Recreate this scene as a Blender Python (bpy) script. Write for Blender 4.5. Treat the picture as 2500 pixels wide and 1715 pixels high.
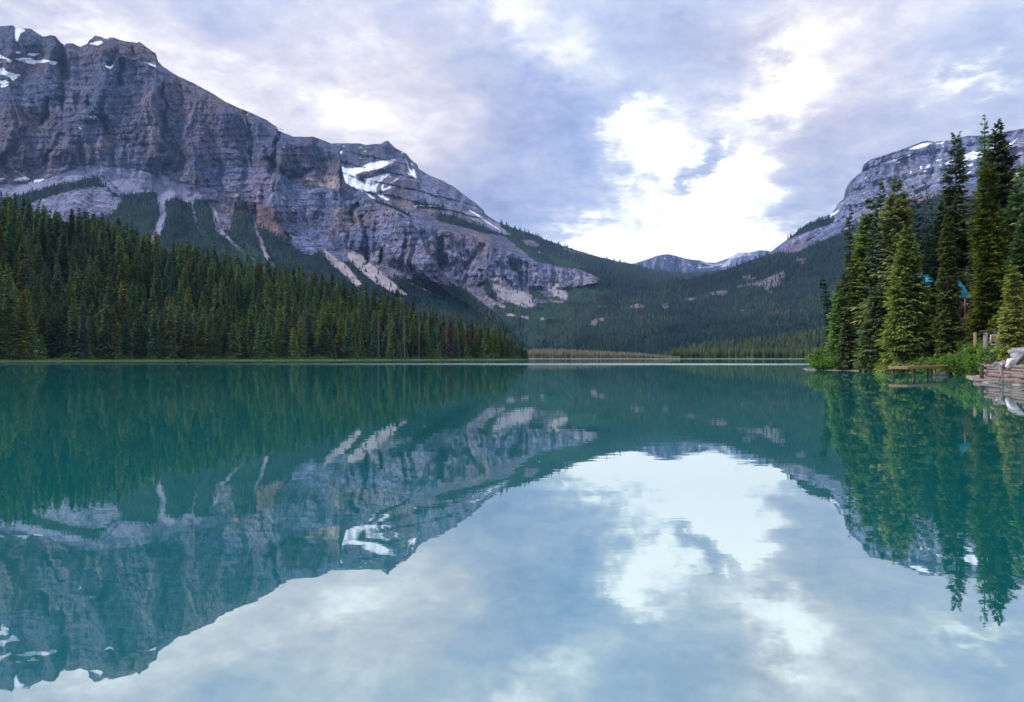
import bpy, math, random
import numpy as np

R = math.radians
scene = bpy.context.scene
for o in list(bpy.data.objects):
    bpy.data.objects.remove(o)

# ------------------------------------------------------------------ camera
F, CX, HY, H = 1667.0, 1250.0, 872.0, 2.2      # focal length and horizon in the survey's units, eye height in metres
cam_d = bpy.data.cameras.new("camera")
cam_d.sensor_width = 36.0
cam_d.lens = 24.0
cam_d.shift_y = 14.5 / 2500
cam_d.clip_start = 0.1
cam_d.clip_end = 60000
cam = bpy.data.objects.new("camera", cam_d)
scene.collection.objects.link(cam)
cam.location = (0, 0, H)
cam.rotation_euler = (R(90), 0, 0)
scene.camera = cam

# ------------------------------------------------------------------ colour management
scene.view_settings.view_transform = 'Standard'
scene.view_settings.look = 'None'
scene.view_settings.gamma = 1.0
scene.view_settings.exposure = 0.4
scene.view_settings.use_curve_mapping = False
scene.cycles.max_bounces = 6
scene.cycles.diffuse_bounces = 3
scene.cycles.glossy_bounces = 3
scene.cycles.volume_bounces = 0
scene.cycles.use_denoising = True

SUN_EL, SUN_AZ = R(47), R(-82)      # azimuth from +Y, clockwise seen from above: behind the camera, to the left


def lin(r, g, b):
    def f(c):
        c /= 255.0
        return c / 12.92 if c <= 0.04045 else ((c + 0.055) / 1.055) ** 2.4
    return (f(r), f(g), f(b), 1.0)


class NT:
    """small helper for building node trees"""
    def __init__(s, tree):
        s.t = tree
        s.n = tree.nodes
        s.l = tree.links

    def new(s, typ, **kw):
        nd = s.n.new(typ)
        for k, v in kw.items():
            setattr(nd, k, v)
        return nd

    def put(s, sock, v):
        if isinstance(v, bpy.types.NodeSocket):
            s.l.new(v, sock)
        elif v is not None:
            sock.default_value = v

    def math(s, op, a, b=None, c=None, clamp=False):
        nd = s.new('ShaderNodeMath', operation=op, use_clamp=clamp)
        s.put(nd.inputs[0], a); s.put(nd.inputs[1], b); s.put(nd.inputs[2], c)
        return nd.outputs[0]

    def vmath(s, op, a, b=None):
        nd = s.new('ShaderNodeVectorMath', operation=op)
        s.put(nd.inputs[0], a); s.put(nd.inputs[1], b)
        return nd.outputs['Value'] if op in ('DOT_PRODUCT', 'LENGTH') else nd.outputs[0]

    def mix(s, f, a, b, mode='MIX'):
        nd = s.new('ShaderNodeMix', data_type='RGBA', blend_type=mode)
        s.put(nd.inputs[0], f); s.put(nd.inputs[6], a); s.put(nd.inputs[7], b)
        return nd.outputs[2]

    def noise(s, vec, scale=1.0, detail=4.0, rough=0.5, dist=0.0, col=False):
        nd = s.new('ShaderNodeTexNoise')
        s.put(nd.inputs['Vector'], vec)
        nd.inputs['Scale'].default_value = scale
        nd.inputs['Detail'].default_value = detail
        nd.inputs['Roughness'].default_value = rough
        nd.inputs['Distortion'].default_value = dist
        return nd.outputs['Color'] if col else nd.outputs[0]

    def ramp(s, f, stops, interp='LINEAR'):
        nd = s.new('ShaderNodeValToRGB')
        r = nd.color_ramp
        r.interpolation = interp
        while len(r.elements) < len(stops):
            r.elements.new(0.5)
        for e, (p, c) in zip(r.elements, stops):
            e.position = p
            e.color = c if isinstance(c, tuple) else (c, c, c, 1)
        s.put(nd.inputs[0], f)
        return nd.outputs[0]

    def maprange(s, v, a, b, c=0.0, d=1.0, smooth=False):
        nd = s.new('ShaderNodeMapRange', interpolation_type='SMOOTHSTEP' if smooth else 'LINEAR')
        s.put(nd.inputs[0], v)
        for i, x in zip((1, 2, 3, 4), (a, b, c, d)):
            nd.inputs[i].default_value = x
        return nd.outputs[0]

    def scale(s, vec, x, y, z):
        return s.vmath('MULTIPLY', vec, (x, y, z))


# ------------------------------------------------------------------ sky: broken cloud laid out by compass direction and height
def build_world():
    w = bpy.data.worlds.new("World")
    scene.world = w
    w.use_nodes = True
    w.node_tree.nodes.clear()
    k = NT(w.node_tree)
    tc = k.new('ShaderNodeTexCoord').outputs['Generated']
    sep = k.new('ShaderNodeSeparateXYZ'); k.put(sep.inputs[0], tc)
    x, y, z = sep.outputs
    az = k.math('ARCTAN2', x, y)
    el = k.math('ARCSINE', k.math('MINIMUM', k.math('MAXIMUM', z, -1.0), 1.0))
    comb = k.new('ShaderNodeCombineXYZ')
    k.put(comb.inputs[0], az); k.put(comb.inputs[1], el)
    ang = comb.outputs[0]
    # cloud-deck coordinates: flat layer overhead, so the clouds flatten towards the horizon
    den = k.math('ADD', k.math('ABSOLUTE', z), 0.22)
    deck = k.new('ShaderNodeCombineXYZ')
    k.put(deck.inputs[0], k.math('DIVIDE', x, den)); k.put(deck.inputs[1], k.math('DIVIDE', y, den))
    deckv = deck.outputs[0]
    w1 = k.vmath('SUBTRACT', k.noise(deckv, 3.2, 6, 0.6, col=True), (0.5, 0.5, 0.5))
    w2 = k.vmath('SUBTRACT', k.noise(deckv, 13.0, 5, 0.62, col=True), (0.5, 0.5, 0.5))
    angw = k.vmath('ADD', ang, k.vmath('ADD', k.scale(w1, 0.20, 0.15, 0), k.scale(w2, 0.085, 0.075, 0)))
    sw = k.new('ShaderNodeSeparateXYZ'); k.put(sw.inputs[0], angw)
    A, E = sw.outputs[0], sw.outputs[1]

    def blob(px, py, sx, sy, wgt, rot=0.0):
        a0 = math.atan2(px - CX, F)
        e0 = math.atan2(HY - py, math.hypot(px - CX, F))
        sa, se = sx / F, sy / F
        da = k.math('SUBTRACT', A, a0)
        de = k.math('SUBTRACT', E, e0)
        c, s_ = math.cos(R(rot)), math.sin(R(rot))
        u = k.math('ADD', k.math('MULTIPLY', da, c / sa), k.math('MULTIPLY', de, s_ / sa))
        v = k.math('SUBTRACT', k.math('MULTIPLY', de, c / se), k.math('MULTIPLY', da, s_ / se))
        q = k.math('ADD', k.math('MULTIPLY', u, u), k.math('MULTIPLY', v, v))
        return k.math('MULTIPLY', k.math('EXPONENT', k.math('MULTIPLY', q, -1.0)), wgt)

    bright = None
    for b in BRIGHT:
        v = blob(*b)
        bright = v if bright is None else k.math('ADD', bright, v)
    warm = None
    for b in WARM:
        v = blob(*b)
        warm = v if warm is None else k.math('ADD', warm, v)
    fb = k.noise(deckv, 2.3, 9, 0.58, 0.6)
    fb2 = k.noise(deckv, 8.0, 7, 0.6, 0.3)
    t = k.math('ADD', bright, k.math('MULTIPLY', k.math('SUBTRACT', fb, 0.5), 0.72))
    t = k.math('ADD', t, k.math('MULTIPLY', k.math('SUBTRACT', fb2, 0.5), 0.62))
    fb3 = k.noise(deckv, 26.0, 6, 0.65, 0.2)
    t = k.math('ADD', t, k.math('MULTIPLY', k.math('SUBTRACT', fb3, 0.5), 0.30))
    t = k.math('ADD', t, 0.49)
    cool = k.ramp(t, [(0.0, lin(138, 152, 192)), (0.22, lin(160, 177, 216)), (0.45, lin(190, 200, 226)), (0.66, lin(220, 225, 237)),
                      (0.9, lin(247, 250, 255)), (1.0, lin(255, 255, 255))])
    hot = k.ramp(t, [(0.0, lin(152, 153, 184)), (0.22, lin(182, 180, 200)), (0.45, lin(210, 205, 216)), (0.66, lin(233, 226, 229)),
                     (0.9, lin(250, 246, 249)), (1.0, lin(255, 255, 255))])
    cloud = k.mix(k.math('MINIMUM', k.math('MAXIMUM', warm, 0.0), 1.0), cool, hot)
    lum = k.maprange(t, 0.52, 1.10, 1.0, 1.38, smooth=True)
    cloud = k.vmath('SCALE', cloud)
    cloud.node.inputs['Scale'].default_value = 1.0
    k.put(cloud.node.inputs['Scale'], lum)
    sky = k.new('ShaderNodeTexSky', sky_type='NISHITA', sun_disc=False)
    sky.sun_elevation = SUN_EL
    sky.sun_rotation = SUN_AZ
    sky.altitude = 1300
    skyc = k.mix(1.0, sky.outputs[0], (0.08, 0.08, 0.08, 1), 'MULTIPLY')
    allc = k.mix(0.94, skyc, cloud)
    bg = k.new('ShaderNodeBackground')
    k.put(bg.inputs[0], allc)
    bg.inputs[1].default_value = 1.03
    out = k.new('ShaderNodeOutputWorld')
    k.l.new(bg.outputs[0], out.inputs[0])


# bright breaks and dark masses of the cloud cover: (place x, place y, half width, half height, weight, tilt)
BRIGHT = [
    (1640, 430, 120, 75, 1.0, 15), (1790, 470, 95, 70, 1.0, 0), (1570, 320, 70, 50, 0.65, 30), (1700, 600, 330, 60, 0.95, 0), (1640, 510, 90, 35, 0.45, 10), (1800, 520, 60, 40, 0.3, 0),
    (1480, 610, 130, 45, 0.35, 20), (1830, 400, 70, 40, 0.5, 0), (1840, 280, 120, 60, 0.5, 40), (1990, 150, 80, 75, 0.5, 60),
    (1690, 415, 100, 40, -1.3, 28), (1745, 545, 90, 14, -0.25, 5), (1560, 560, 80, 16, -0.2, -8),
    (1330, 330, 210, 150, -0.30, 0), (1150, 500, 230, 80, -0.20, 0), (1200, 180, 260, 90, -0.12, 0), (1850, 100, 260, 60, -0.28, -10),
    (1960, 470, 150, 90, -0.26, 0), (1900, 310, 130, 40, -0.22, 0), (1260, 70, 160, 50, 0.28, -20), (1430, 130, 100, 60, 0.22, -50),
    (900, 270, 170, 110, 0.3, 0), (560, 330, 160, 60, 0.2, 0), (150, 60, 110, 60, 0.3, 0), (560, 200, 200, 120, 0.1, 0), (60, 0, 90, 40, -0.25, 0), (480, 40, 220, 60, -0.1, 0),
    (2420, 190, 90, 22, 0.38, -15), (2330, 220, 80, 40, 0.2, 0), (2480, 60, 150, 70, -0.15, 0), (2200, 130, 120, 90, 0.1, 0),
]
WARM = [(920, 270, 330, 230, 1.0, 0), (150, 120, 350, 200, 0.7, 0), (500, 300, 300, 150, 0.5, 0), (1960, 180, 240, 180, 0.8, 30), (2250, 420, 350, 200, 0.5, 0),
        (1050, 480, 250, 120, 0.4, 0), (1800, 60, 300, 80, 0.3, 0)]
build_world()

# ------------------------------------------------------------------ sun, soft behind thin cloud
sun_d = bpy.data.lights.new("sun", 'SUN')
sun_d.energy = 2.8
sun_d.angle = R(10)
sun_d.color = (1.0, 0.94, 0.88)
sun = bpy.data.objects.new("sun", sun_d)
scene.collection.objects.link(sun)
sun.rotation_euler = (R(90) - SUN_EL, 0, -SUN_AZ + R(180))


# ------------------------------------------------------------------ object helpers
def tag(o, label=None, cat=None, group=None, kind=None):
    if label: o['label'] = label
    if cat: o['category'] = cat
    if group: o['group'] = group
    if kind: o['kind'] = kind
    return o


def make_mesh(name, verts, faces_list, mats, smooth=False, mat_index=None, attrs=None):
    """faces_list: list of (n,k) integer arrays"""
    me = bpy.data.meshes.new(name)
    verts = np.asarray(verts, dtype=np.float32)
    me.vertices.add(len(verts))
    me.vertices.foreach_set('co', verts.ravel())
    tot = sum(f.size for f in faces_list)
    loops = np.concatenate([f.ravel() for f in faces_list]).astype(np.int32)
    counts = np.concatenate([np.full(len(f), f.shape[1], np.int32) for f in faces_list])
    starts = np.concatenate([[0], np.cumsum(counts)[:-1]]).astype(np.int32)
    me.loops.add(tot)
    me.loops.foreach_set('vertex_index', loops)
    me.polygons.add(len(counts))
    me.polygons.foreach_set('loop_start', starts)
    me.polygons.foreach_set('loop_total', counts)
    if smooth:
        me.polygons.foreach_set('use_smooth', np.ones(len(counts), bool))
    if mat_index is not None:
        me.polygons.foreach_set('material_index', np.asarray(mat_index, np.int32))
    for m in (mats if isinstance(mats, (list, tuple)) else [mats]):
        me.materials.append(m)
    for an, av in (attrs or {}).items():
        av = np.asarray(av, np.float32)
        if av.ndim == 1:
            a = me.attributes.new(an, 'FLOAT', 'POINT'); a.data.foreach_set('value', av)
        else:
            a = me.attributes.new(an, 'FLOAT_COLOR', 'POINT'); a.data.foreach_set('color', av.ravel())
    me.update(calc_edges=True)
    return me


def link(name, me, parent=None, loc=(0, 0, 0)):
    o = bpy.data.objects.new(name, me)
    scene.collection.objects.link(o)
    o.location = loc
    if parent: o.parent = parent
    return o


def P(x, y, d):
    return ((x - CX) * d / F, d, H + (HY - y) * d / F)


# ------------------------------------------------------------------ noise in numpy
def perlin(x, y, seed=0):
    xi = np.floor(x).astype(np.int64); yi = np.floor(y).astype(np.int64)
    xf = x - xi; yf = y - yi
    u = xf * xf * xf * (xf * (xf * 6 - 15) + 10); v = yf * yf * yf * (yf * (yf * 6 - 15) + 10)

    def g(ix, iy, dx, dy):
        h = (ix * 374761393 + iy * 668265263 + seed * 1442695041) & 0xffffffff
        h = ((h ^ (h >> 13)) * 1274126177) & 0xffffffff
        h = h ^ (h >> 16)
        a = (h & 0xffff) / 65536.0 * 2 * np.pi
        return np.cos(a) * dx + np.sin(a) * dy
    n00 = g(xi, yi, xf, yf); n10 = g(xi + 1, yi, xf - 1, yf)
    n01 = g(xi, yi + 1, xf, yf - 1); n11 = g(xi + 1, yi + 1, xf - 1, yf - 1)
    a = n00 + u * (n10 - n00); b = n01 + u * (n11 - n01)
    return (a + v * (b - a)) * 1.5


def fbm(x, y, octv=5, seed=0, gain=0.5, lac=2.03):
    s = 0; a = 1; t = 0
    for i in range(octv):
        s = s + a * perlin(x, y, seed + i * 17); t += a
        x = x * lac + 13.1; y = y * lac + 7.7; a *= gain
    return s / t


def ridged(x, y, octv=4, seed=0, gain=0.5):
    s = 0; a = 1; t = 0
    for i in range(octv):
        s = s + a * (1 - np.abs(perlin(x, y, seed + i * 31)) * 2); t += a
        x = x * 2.1 + 3.3; y = y * 2.1 + 9.1; a *= gain
    return s / t


def inpoly(px, py, poly):
    poly = np.asarray(poly, float)
    r = np.zeros(px.shape, bool)
    box = (px >= poly[:, 0].min()) & (px <= poly[:, 0].max()) & (py >= poly[:, 1].min()) & (py <= poly[:, 1].max())
    idx = np.nonzero(box)[0]
    if not len(idx): return r
    x = px[idx]; y = py[idx]; c = np.zeros(len(idx), bool)
    n = len(poly)
    for i in range(n):
        x1, y1 = poly[i]; x2, y2 = poly[(i + 1) % n]
        if y1 == y2: continue
        cond = ((y1 > y) != (y2 > y)) & (x < (x2 - x1) * (y - y1) / (y2 - y1) + x1)
        c ^= cond
    r[idx] = c
    return r


def segdist(px, py, pts):
    """distance to a polyline with widths; pts: (x, y, halfwidth) -> distance/halfwidth"""
    best = np.full(px.shape, 9.0)
    pts = np.asarray(pts, float)
    m = pts[:, 2].max() * 3
    box = (px >= pts[:, 0].min() - m) & (px <= pts[:, 0].max() + m) & (py >= pts[:, 1].min() - m) & (py <= pts[:, 1].max() + m)
    idx = np.nonzero(box)[0]
    if not len(idx): return best
    x = px[idx]; y = py[idx]; bb = best[idx]
    for a, b in zip(pts[:-1], pts[1:]):
        dx, dy = b[0] - a[0], b[1] - a[1]
        L = dx * dx + dy * dy + 1e-9
        t = np.clip(((x - a[0]) * dx + (y - a[1]) * dy) / L, 0, 1)
        d = np.hypot(x - a[0] - t * dx, y - a[1] - t * dy) / (a[2] + t * (b[2] - a[2]))
        bb = np.minimum(bb, d)
    best[idx] = bb
    return best


def sstep(a, b, x):
    t = np.clip((x - a) / (b - a), 0, 1)
    return t * t * (3 - 2 * t)


def poly1(pts, x):
    pts = np.asarray(pts, float)
    return np.interp(x, pts[:, 0], pts[:, 1])

# ------------------------------------------------------------------ materials
def new_mat(name):
    m = bpy.data.materials.new(name)
    m.use_nodes = True
    m.node_tree.nodes.clear()
    k = NT(m.node_tree)
    out = k.new('ShaderNodeOutputMaterial')
    return m, k, out


def finish(k, out, color, rough=0.9, bump=None, spec=0.2, bstr=0.5, bdist=1.0, **kw):
    b = k.new('ShaderNodeBsdfPrincipled')
    k.put(b.inputs['Base Color'], color)
    k.put(b.inputs['Roughness'], rough)
    b.inputs['Specular IOR Level'].default_value = spec
    for kk, v in kw.items():
        k.put(b.inputs[kk], v)
    if bump is not None:
        bn = k.new('ShaderNodeBump')
        bn.inputs['Strength'].default_value = bstr
        bn.inputs['Distance'].default_value = bdist
        k.put(bn.inputs['Height'], bump)
        k.l.new(bn.outputs[0], b.inputs['Normal'])
    k.l.new(b.outputs[0], out.inputs[0])
    return b


def simple_mat(name, c1, c2, scale=3.0, rough=0.85, stretch=(1, 1, 1), bstr=0.4, bdist=0.05, spec=0.2, detail=6):
    m, k, out = new_mat(name)
    tc = k.new('ShaderNodeTexCoord').outputs['Object']
    v = k.scale(tc, *stretch)
    n = k.noise(v, scale, detail, 0.6)
    f = k.maprange(n, 0.3, 0.7)
    finish(k, out, k.mix(f, c1 + (1,), c2 + (1,)), rough, n, spec, bstr, bdist)
    return m


def mountain_mat(name, blue=(0.120, 0.150, 0.275), brown=(0.20, 0.165, 0.215), pale=(0.27, 0.30, 0.47), tan=(0.50, 0.40, 0.36),
                 veg=(0.009, 0.018, 0.018), grass=(0.026, 0.060, 0.040), S=1.0):
    m, k, out = new_mat(name)
    pos = k.new('ShaderNodeTexCoord').outputs['Object']
    a1 = k.new('ShaderNodeAttribute', attribute_name='mask_a').outputs['Color']
    a1a = k.new('ShaderNodeAttribute', attribute_name='mask_a').outputs['Alpha']
    a2n = k.new('ShaderNodeAttribute', attribute_name='mask_b')
    s1 = k.new('ShaderNodeSeparateColor'); k.put(s1.inputs[0], a1)
    s2 = k.new('ShaderNodeSeparateColor'); k.put(s2.inputs[0], a2n.outputs['Color'])
    snow, vg, scree = s1.outputs; warm = a1a
    eroded = k.noise(pos, 1 / (13 * S), 5, 0.7)
    vg = k.maprange(k.math('ADD', vg, k.maprange(eroded, 0.3, 0.7, -0.38, 0.38)), 0.42, 0.58)
    scree = k.maprange(k.math('ADD', scree, k.maprange(eroded, 0.7, 0.3, -0.38, 0.38)), 0.30, 0.70)
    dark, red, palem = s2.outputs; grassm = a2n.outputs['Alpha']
    warp = k.vmath('SUBTRACT', k.noise(pos, 1 / (160 * S), 5, 0.6, col=True), (0.5, 0.5, 0.5))
    pw = k.vmath('ADD', pos, k.scale(warp, 60 * S, 60 * S, 60 * S))
    n_big = k.noise(pw, 1 / (260 * S), 7, 0.6)
    streak = k.noise(k.scale(pw, 1 / (28 * S), 1 / (28 * S), 1 / (150 * S)), 1.0, 7, 0.65)
    streak = k.math('ADD', k.math('MULTIPLY', streak, 0.6), k.math('MULTIPLY', k.noise(k.scale(pos, 1 / (13 * S), 1 / (13 * S), 1 / (75 * S)), 1.0, 5, 0.65), 0.4))
    strata = k.noise(k.scale(pw, 1 / (420 * S), 1 / (420 * S), 1 / (16 * S)), 1.0, 6, 0.6)
    fine = k.noise(pos, 1 / (9 * S), 6, 0.65)
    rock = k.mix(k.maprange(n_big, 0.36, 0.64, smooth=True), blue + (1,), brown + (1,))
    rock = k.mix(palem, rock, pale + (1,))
    tone = k.math('ADD', k.math('MULTIPLY', k.maprange(streak, 0.34, 0.66, -0.68, 0.68), 1.0),
                  k.maprange(strata, 0.3, 0.7, -0.2, 0.2))
    tone = k.math('ADD', tone, k.maprange(fine, 0.35, 0.65, -0.45, 0.45))
    tone = k.math('ADD', tone, 1.05)
    calm = k.math('MAXIMUM', k.math('MULTIPLY', scree, 0.8), k.math('MULTIPLY', vg, 0.6))
    tone = k.math('ADD', k.math('MULTIPLY', tone, k.math('SUBTRACT', 1.0, calm)), calm)
    # pale lime stains and dark water stains running down the walls
    st = k.math('MULTIPLY', k.maprange(k.noise(k.scale(pw, 1 / (60 * S), 1 / (60 * S), 1 / (130 * S)), 1.0, 8, 0.7), 0.58, 0.72), 0.55)
    st = k.math('MULTIPLY', st, k.math('SUBTRACT', 1.0, calm))
    rock = k.mix(st, rock, (0.36, 0.31, 0.30, 1))
    rock = k.mix(warm, rock, tan + (1,))
    rock = k.mix(red, rock, (0.165, 0.105, 0.095, 1))
    rock = k.mix(scree, rock, k.mix(warm, (0.25, 0.25, 0.37, 1), (0.40, 0.35, 0.36, 1)))
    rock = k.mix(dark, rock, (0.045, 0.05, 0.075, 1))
    tv = k.new('ShaderNodeCombineColor')
    # cracks: steep joints and thin bedding lines, stain and crevice shade put into colour
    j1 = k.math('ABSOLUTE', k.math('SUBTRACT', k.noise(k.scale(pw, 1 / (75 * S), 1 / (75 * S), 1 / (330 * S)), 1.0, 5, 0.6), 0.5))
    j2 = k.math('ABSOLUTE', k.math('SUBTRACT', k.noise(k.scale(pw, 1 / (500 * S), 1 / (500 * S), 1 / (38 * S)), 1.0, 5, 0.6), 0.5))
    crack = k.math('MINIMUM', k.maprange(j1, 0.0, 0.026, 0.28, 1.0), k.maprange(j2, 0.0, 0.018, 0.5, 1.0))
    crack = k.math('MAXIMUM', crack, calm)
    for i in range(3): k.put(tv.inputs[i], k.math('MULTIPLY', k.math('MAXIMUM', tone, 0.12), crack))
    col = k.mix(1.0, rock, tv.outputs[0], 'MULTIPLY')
    vn = k.noise(pos, 1 / (22 * S), 6, 0.65)
    vc = k.mix(k.maprange(vn, 0.35, 0.65), veg + (1,), tuple(c * 1.9 for c in veg) + (1,))
    vc = k.mix(grassm, vc, grass + (1,))
    col = k.mix(vg, col, vc)
    sn = k.maprange(k.math('ADD', snow, k.maprange(k.noise(k.scale(pos, 1, 1, 1.6), 1 / (11 * S), 5, 0.7), 0.2, 0.8, -0.46, 0.46)), 0.40, 0.60)
    col = k.mix(sn, col, k.mix(k.maprange(fine, 0.35, 0.65), (0.76, 0.79, 0.87, 1), (0.88, 0.90, 0.96, 1)))
    h = k.math('ADD', k.math('MULTIPLY', streak, 1.0), k.math('MULTIPLY', strata, 0.5))
    h = k.math('ADD', h, k.math('MULTIPLY', fine, 0.35))
    h = k.math('MULTIPLY', h, k.math('SUBTRACT', 1.0, k.math('MULTIPLY', k.math('MAXIMUM', sn, calm), 0.9)))
    finish(k, out, col, 0.95, h, 0.05, 0.9, 24.0 * S)
    return m


# ------------------------------------------------------------------ terrain built as real slopes between surveyed contour lines
def Z(sx, ox, oy, pts):
    """survey points read on an enlarged sheet (scale, origin) -> common survey units"""
    return [(ox + p[0] / sx, oy + p[1] / sx) + tuple(p[2:]) for p in pts]


class Terrain:
    def __init__(s, name, x0, x1, step, lines, rows, back, mat, relief, S, seed, ridge_noise=2.0):
        """lines: bottom->top list of (y-polyline, depth-polyline)"""
        xs = np.arange(x0, x1 + step, step)
        nx = len(xs)
        Y = []; D = []
        wob = fbm(xs / 23.0, xs * 0 + seed, 5, seed) * ridge_noise
        for i, (yl, dl) in enumerate(lines):
            y = poly1(yl, xs); d = poly1(dl, xs)
            if i == len(lines) - 1: y = y + wob
            Y.append(y); D.append(d)
        for i in range(len(Y) - 2, -1, -1):          # keep the lines ordered
            Y[i] = np.maximum(Y[i], Y[i + 1] + 2.0)
        gy = []; gd = []; gt = []
        for i in range(len(Y) - 1):
            n = rows[i]
            for j in range(n):
                t = j / n
                gy.append(Y[i] + t * (Y[i + 1] - Y[i])); gd.append(D[i] + t * (D[i + 1] - D[i])); gt.append(np.full(nx, i + t))
        gy.append(Y[-1]); gd.append(D[-1]); gt.append(np.full(nx, float(len(Y) - 1)))
        gy = np.array(gy); gd = np.array(gd); gt = np.array(gt)
        # soften the breaks of slope
        ker = np.ones(15) / 15
        pad = np.pad(gd, ((7, 7), (0, 0)), mode='reflect', reflect_type='odd')
        gd = np.apply_along_axis(lambda c: np.convolve(c, ker, 'valid'), 0, pad)
        gx = np.repeat(xs[None, :], gy.shape[0], 0)
        s.gx, s.gy, s.gt = gx, gy, gt
        dref = gd.mean()
        U = (gx - CX) / F * dref; V = (HY - gy) / F * dref
        s.U, s.V = U, V
        gd = gd + relief(s, gx, gy, U, V, gt, xs) * np.clip((gy - Y[0] * 1.0) / -8.0, 0, 1)
        s.gd = gd
        X = (gx - CX) * gd / F; Yw = gd; Zw = H + (HY - gy) * gd / F
        # far side
        bx = [X]; by = [Yw]; bz = [Zw]
        zr = Zw[-1]
        for (dd, fz) in back:
            bx.append(((xs - CX) / F * (gd[-1] + dd))[None]); by.append((gd[-1] + dd)[None]); bz.append((zr * fz - (40 if fz == 0 else 0))[None])
        X = np.vstack(bx); Yw = np.vstack(by); Zw = np.vstack(bz)
        s.X, s.Y, s.Zw = X, Yw, Zw
        s.nfront = gy.shape[0]; s.nx = nx; s.name = name; s.mat = mat
        s.pa = np.zeros((X.size, 4), np.float32); s.pb = np.zeros((X.size, 4), np.float32)
        nf = gy.size
        s.px = gx.ravel(); s.py = gy.ravel()
        s.nf = nf
        s.seed = seed

    def jit(s, amp, sc):
        k = (amp, sc)
        if not hasattr(s, '_j'): s._j = {}
        if k not in s._j:
            a = fbm(s.px / sc, s.py / sc, 4, s.seed + 5, 0.6) * amp
            b = fbm(s.px / sc + 50, s.py / sc + 9, 4, s.seed + 9, 0.6) * amp
            s._j[k] = (s.px + a, s.py + b)
        return s._j[k]

    def poly(s, ch, pts, val=1.0, amp=3.0, sc=9.0):
        arr, c = (s.pa, ch) if ch < 4 else (s.pb, ch - 4)
        x, y = s.jit(amp, sc)
        m = inpoly(x, y, [p[:2] for p in pts])
        arr[:s.nf, c][m] = val

    def stroke(s, ch, pts, val=1.0, amp=1.5, sc=7.0, soft=0.35):
        arr, c = (s.pa, ch) if ch < 4 else (s.pb, ch - 4)
        x, y = s.jit(amp, sc)
        d = segdist(x, y, pts)
        m = np.clip((1 + soft - d) / (2 * soft), 0, 1) * abs(val)
        if val >= 0: arr[:s.nf, c] = np.maximum(arr[:s.nf, c], m)
        else: arr[:s.nf, c] = arr[:s.nf, c] * (1 - m)

    def build(s, label=None):
        nr, nc = s.X.shape
        def blur(a, r):
            ker = np.hanning(2 * r + 3)[1:-1]; ker /= ker.sum()
            for ax in (0, 1):
                p = np.pad(a, [(r, r) if i == ax else (0, 0) for i in (0, 1)], mode='edge')
                a = sum(w * (p[i:i + a.shape[0], :] if ax == 0 else p[:, i:i + a.shape[1]]) for i, w in enumerate(ker))
            return a
        for arr, cs, r in ((s.pa, (1, 2, 3), 4), (s.pb, (0, 1, 2, 3), 3), (s.pa, (0,), 1)):
            for c in cs:
                arr[:, c] = blur(arr[:, c].reshape(nr, nc), r).ravel()
        idx = np.arange(nr * nc).reshape(nr, nc)
        q = np.stack([idx[:-1, :-1], idx[:-1, 1:], idx[1:, 1:], idx[1:, :-1]], -1).reshape(-1, 4)
        v = np.stack([s.X.ravel(), s.Y.ravel(), s.Zw.ravel()], -1)
        s.pts = v
        me = make_mesh(s.name, v, [q], s.mat, True, None, {'mask_a': s.pa, 'mask_b': s.pb})
        o = link(s.name, me)
        o['kind'] = 'structure'
        if label: o['label'] = label
        return o

    def sample(s, weight, spacing, rng):
        """random points on the front, one per spacing^2 survey units"""
        w = weight.copy()
        dx = s.gx[0, 1] - s.gx[0, 0]
        dy = np.abs(np.gradient(s.gy, axis=0)).ravel()
        vis = s.visible()
        w = w * vis * dx * dy / spacing ** 2
        n = rng.poisson(np.clip(w, 0, 20))
        ii = np.repeat(np.arange(s.nf), n)
        jx = rng.uniform(-0.5, 0.5, len(ii)) * dx
        jy = rng.uniform(-0.5, 0.5, len(ii)) * dy[ii]
        d = s.gd.ravel()[ii]
        x = s.px[ii] + jx; y = s.py[ii] + jy
        return np.stack([(x - CX) * d / F, d, H + (HY - y) * d / F], -1), ii

    def visible(s):
        return np.ones(s.nf)


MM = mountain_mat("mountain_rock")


# ---- left mountain
RIDGE1 = [(-500, 60), (-200, 90), (-100, 50), (0, 64), (31, 62), (38, 69), (63, 70), (74, 70), (98, 85), (105, 90), (126, 86), (136, 89), (148, 105),
          (158, 111), (161, 106), (177, 106), (195, 114), (213, 107), (218, 98), (226, 93), (231, 87), (253, 92), (278, 92), (296, 99), (325, 103), (334, 106), (340, 102),
          (361, 117), (372, 126), (381, 132), (385, 150), (398, 163), (434, 186), (470, 202), (520, 229), (549, 248), (575, 260), (611, 275),
          (651, 293), (676, 311), (679, 319), (716, 334), (763, 334), (788, 342), (806, 350), (828, 360), (833, 394), (836, 419), (843, 446), (860, 457),
          (895, 474), (910, 488), (961, 503), (1000, 523), (1008, 545), (1030, 579), (1042, 607), (1067, 645), (1076, 661), (1100, 685),
          (1133, 706), (1170, 735), (1211, 764), (1240, 800), (1286, 850), (1310, 880)]
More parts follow.
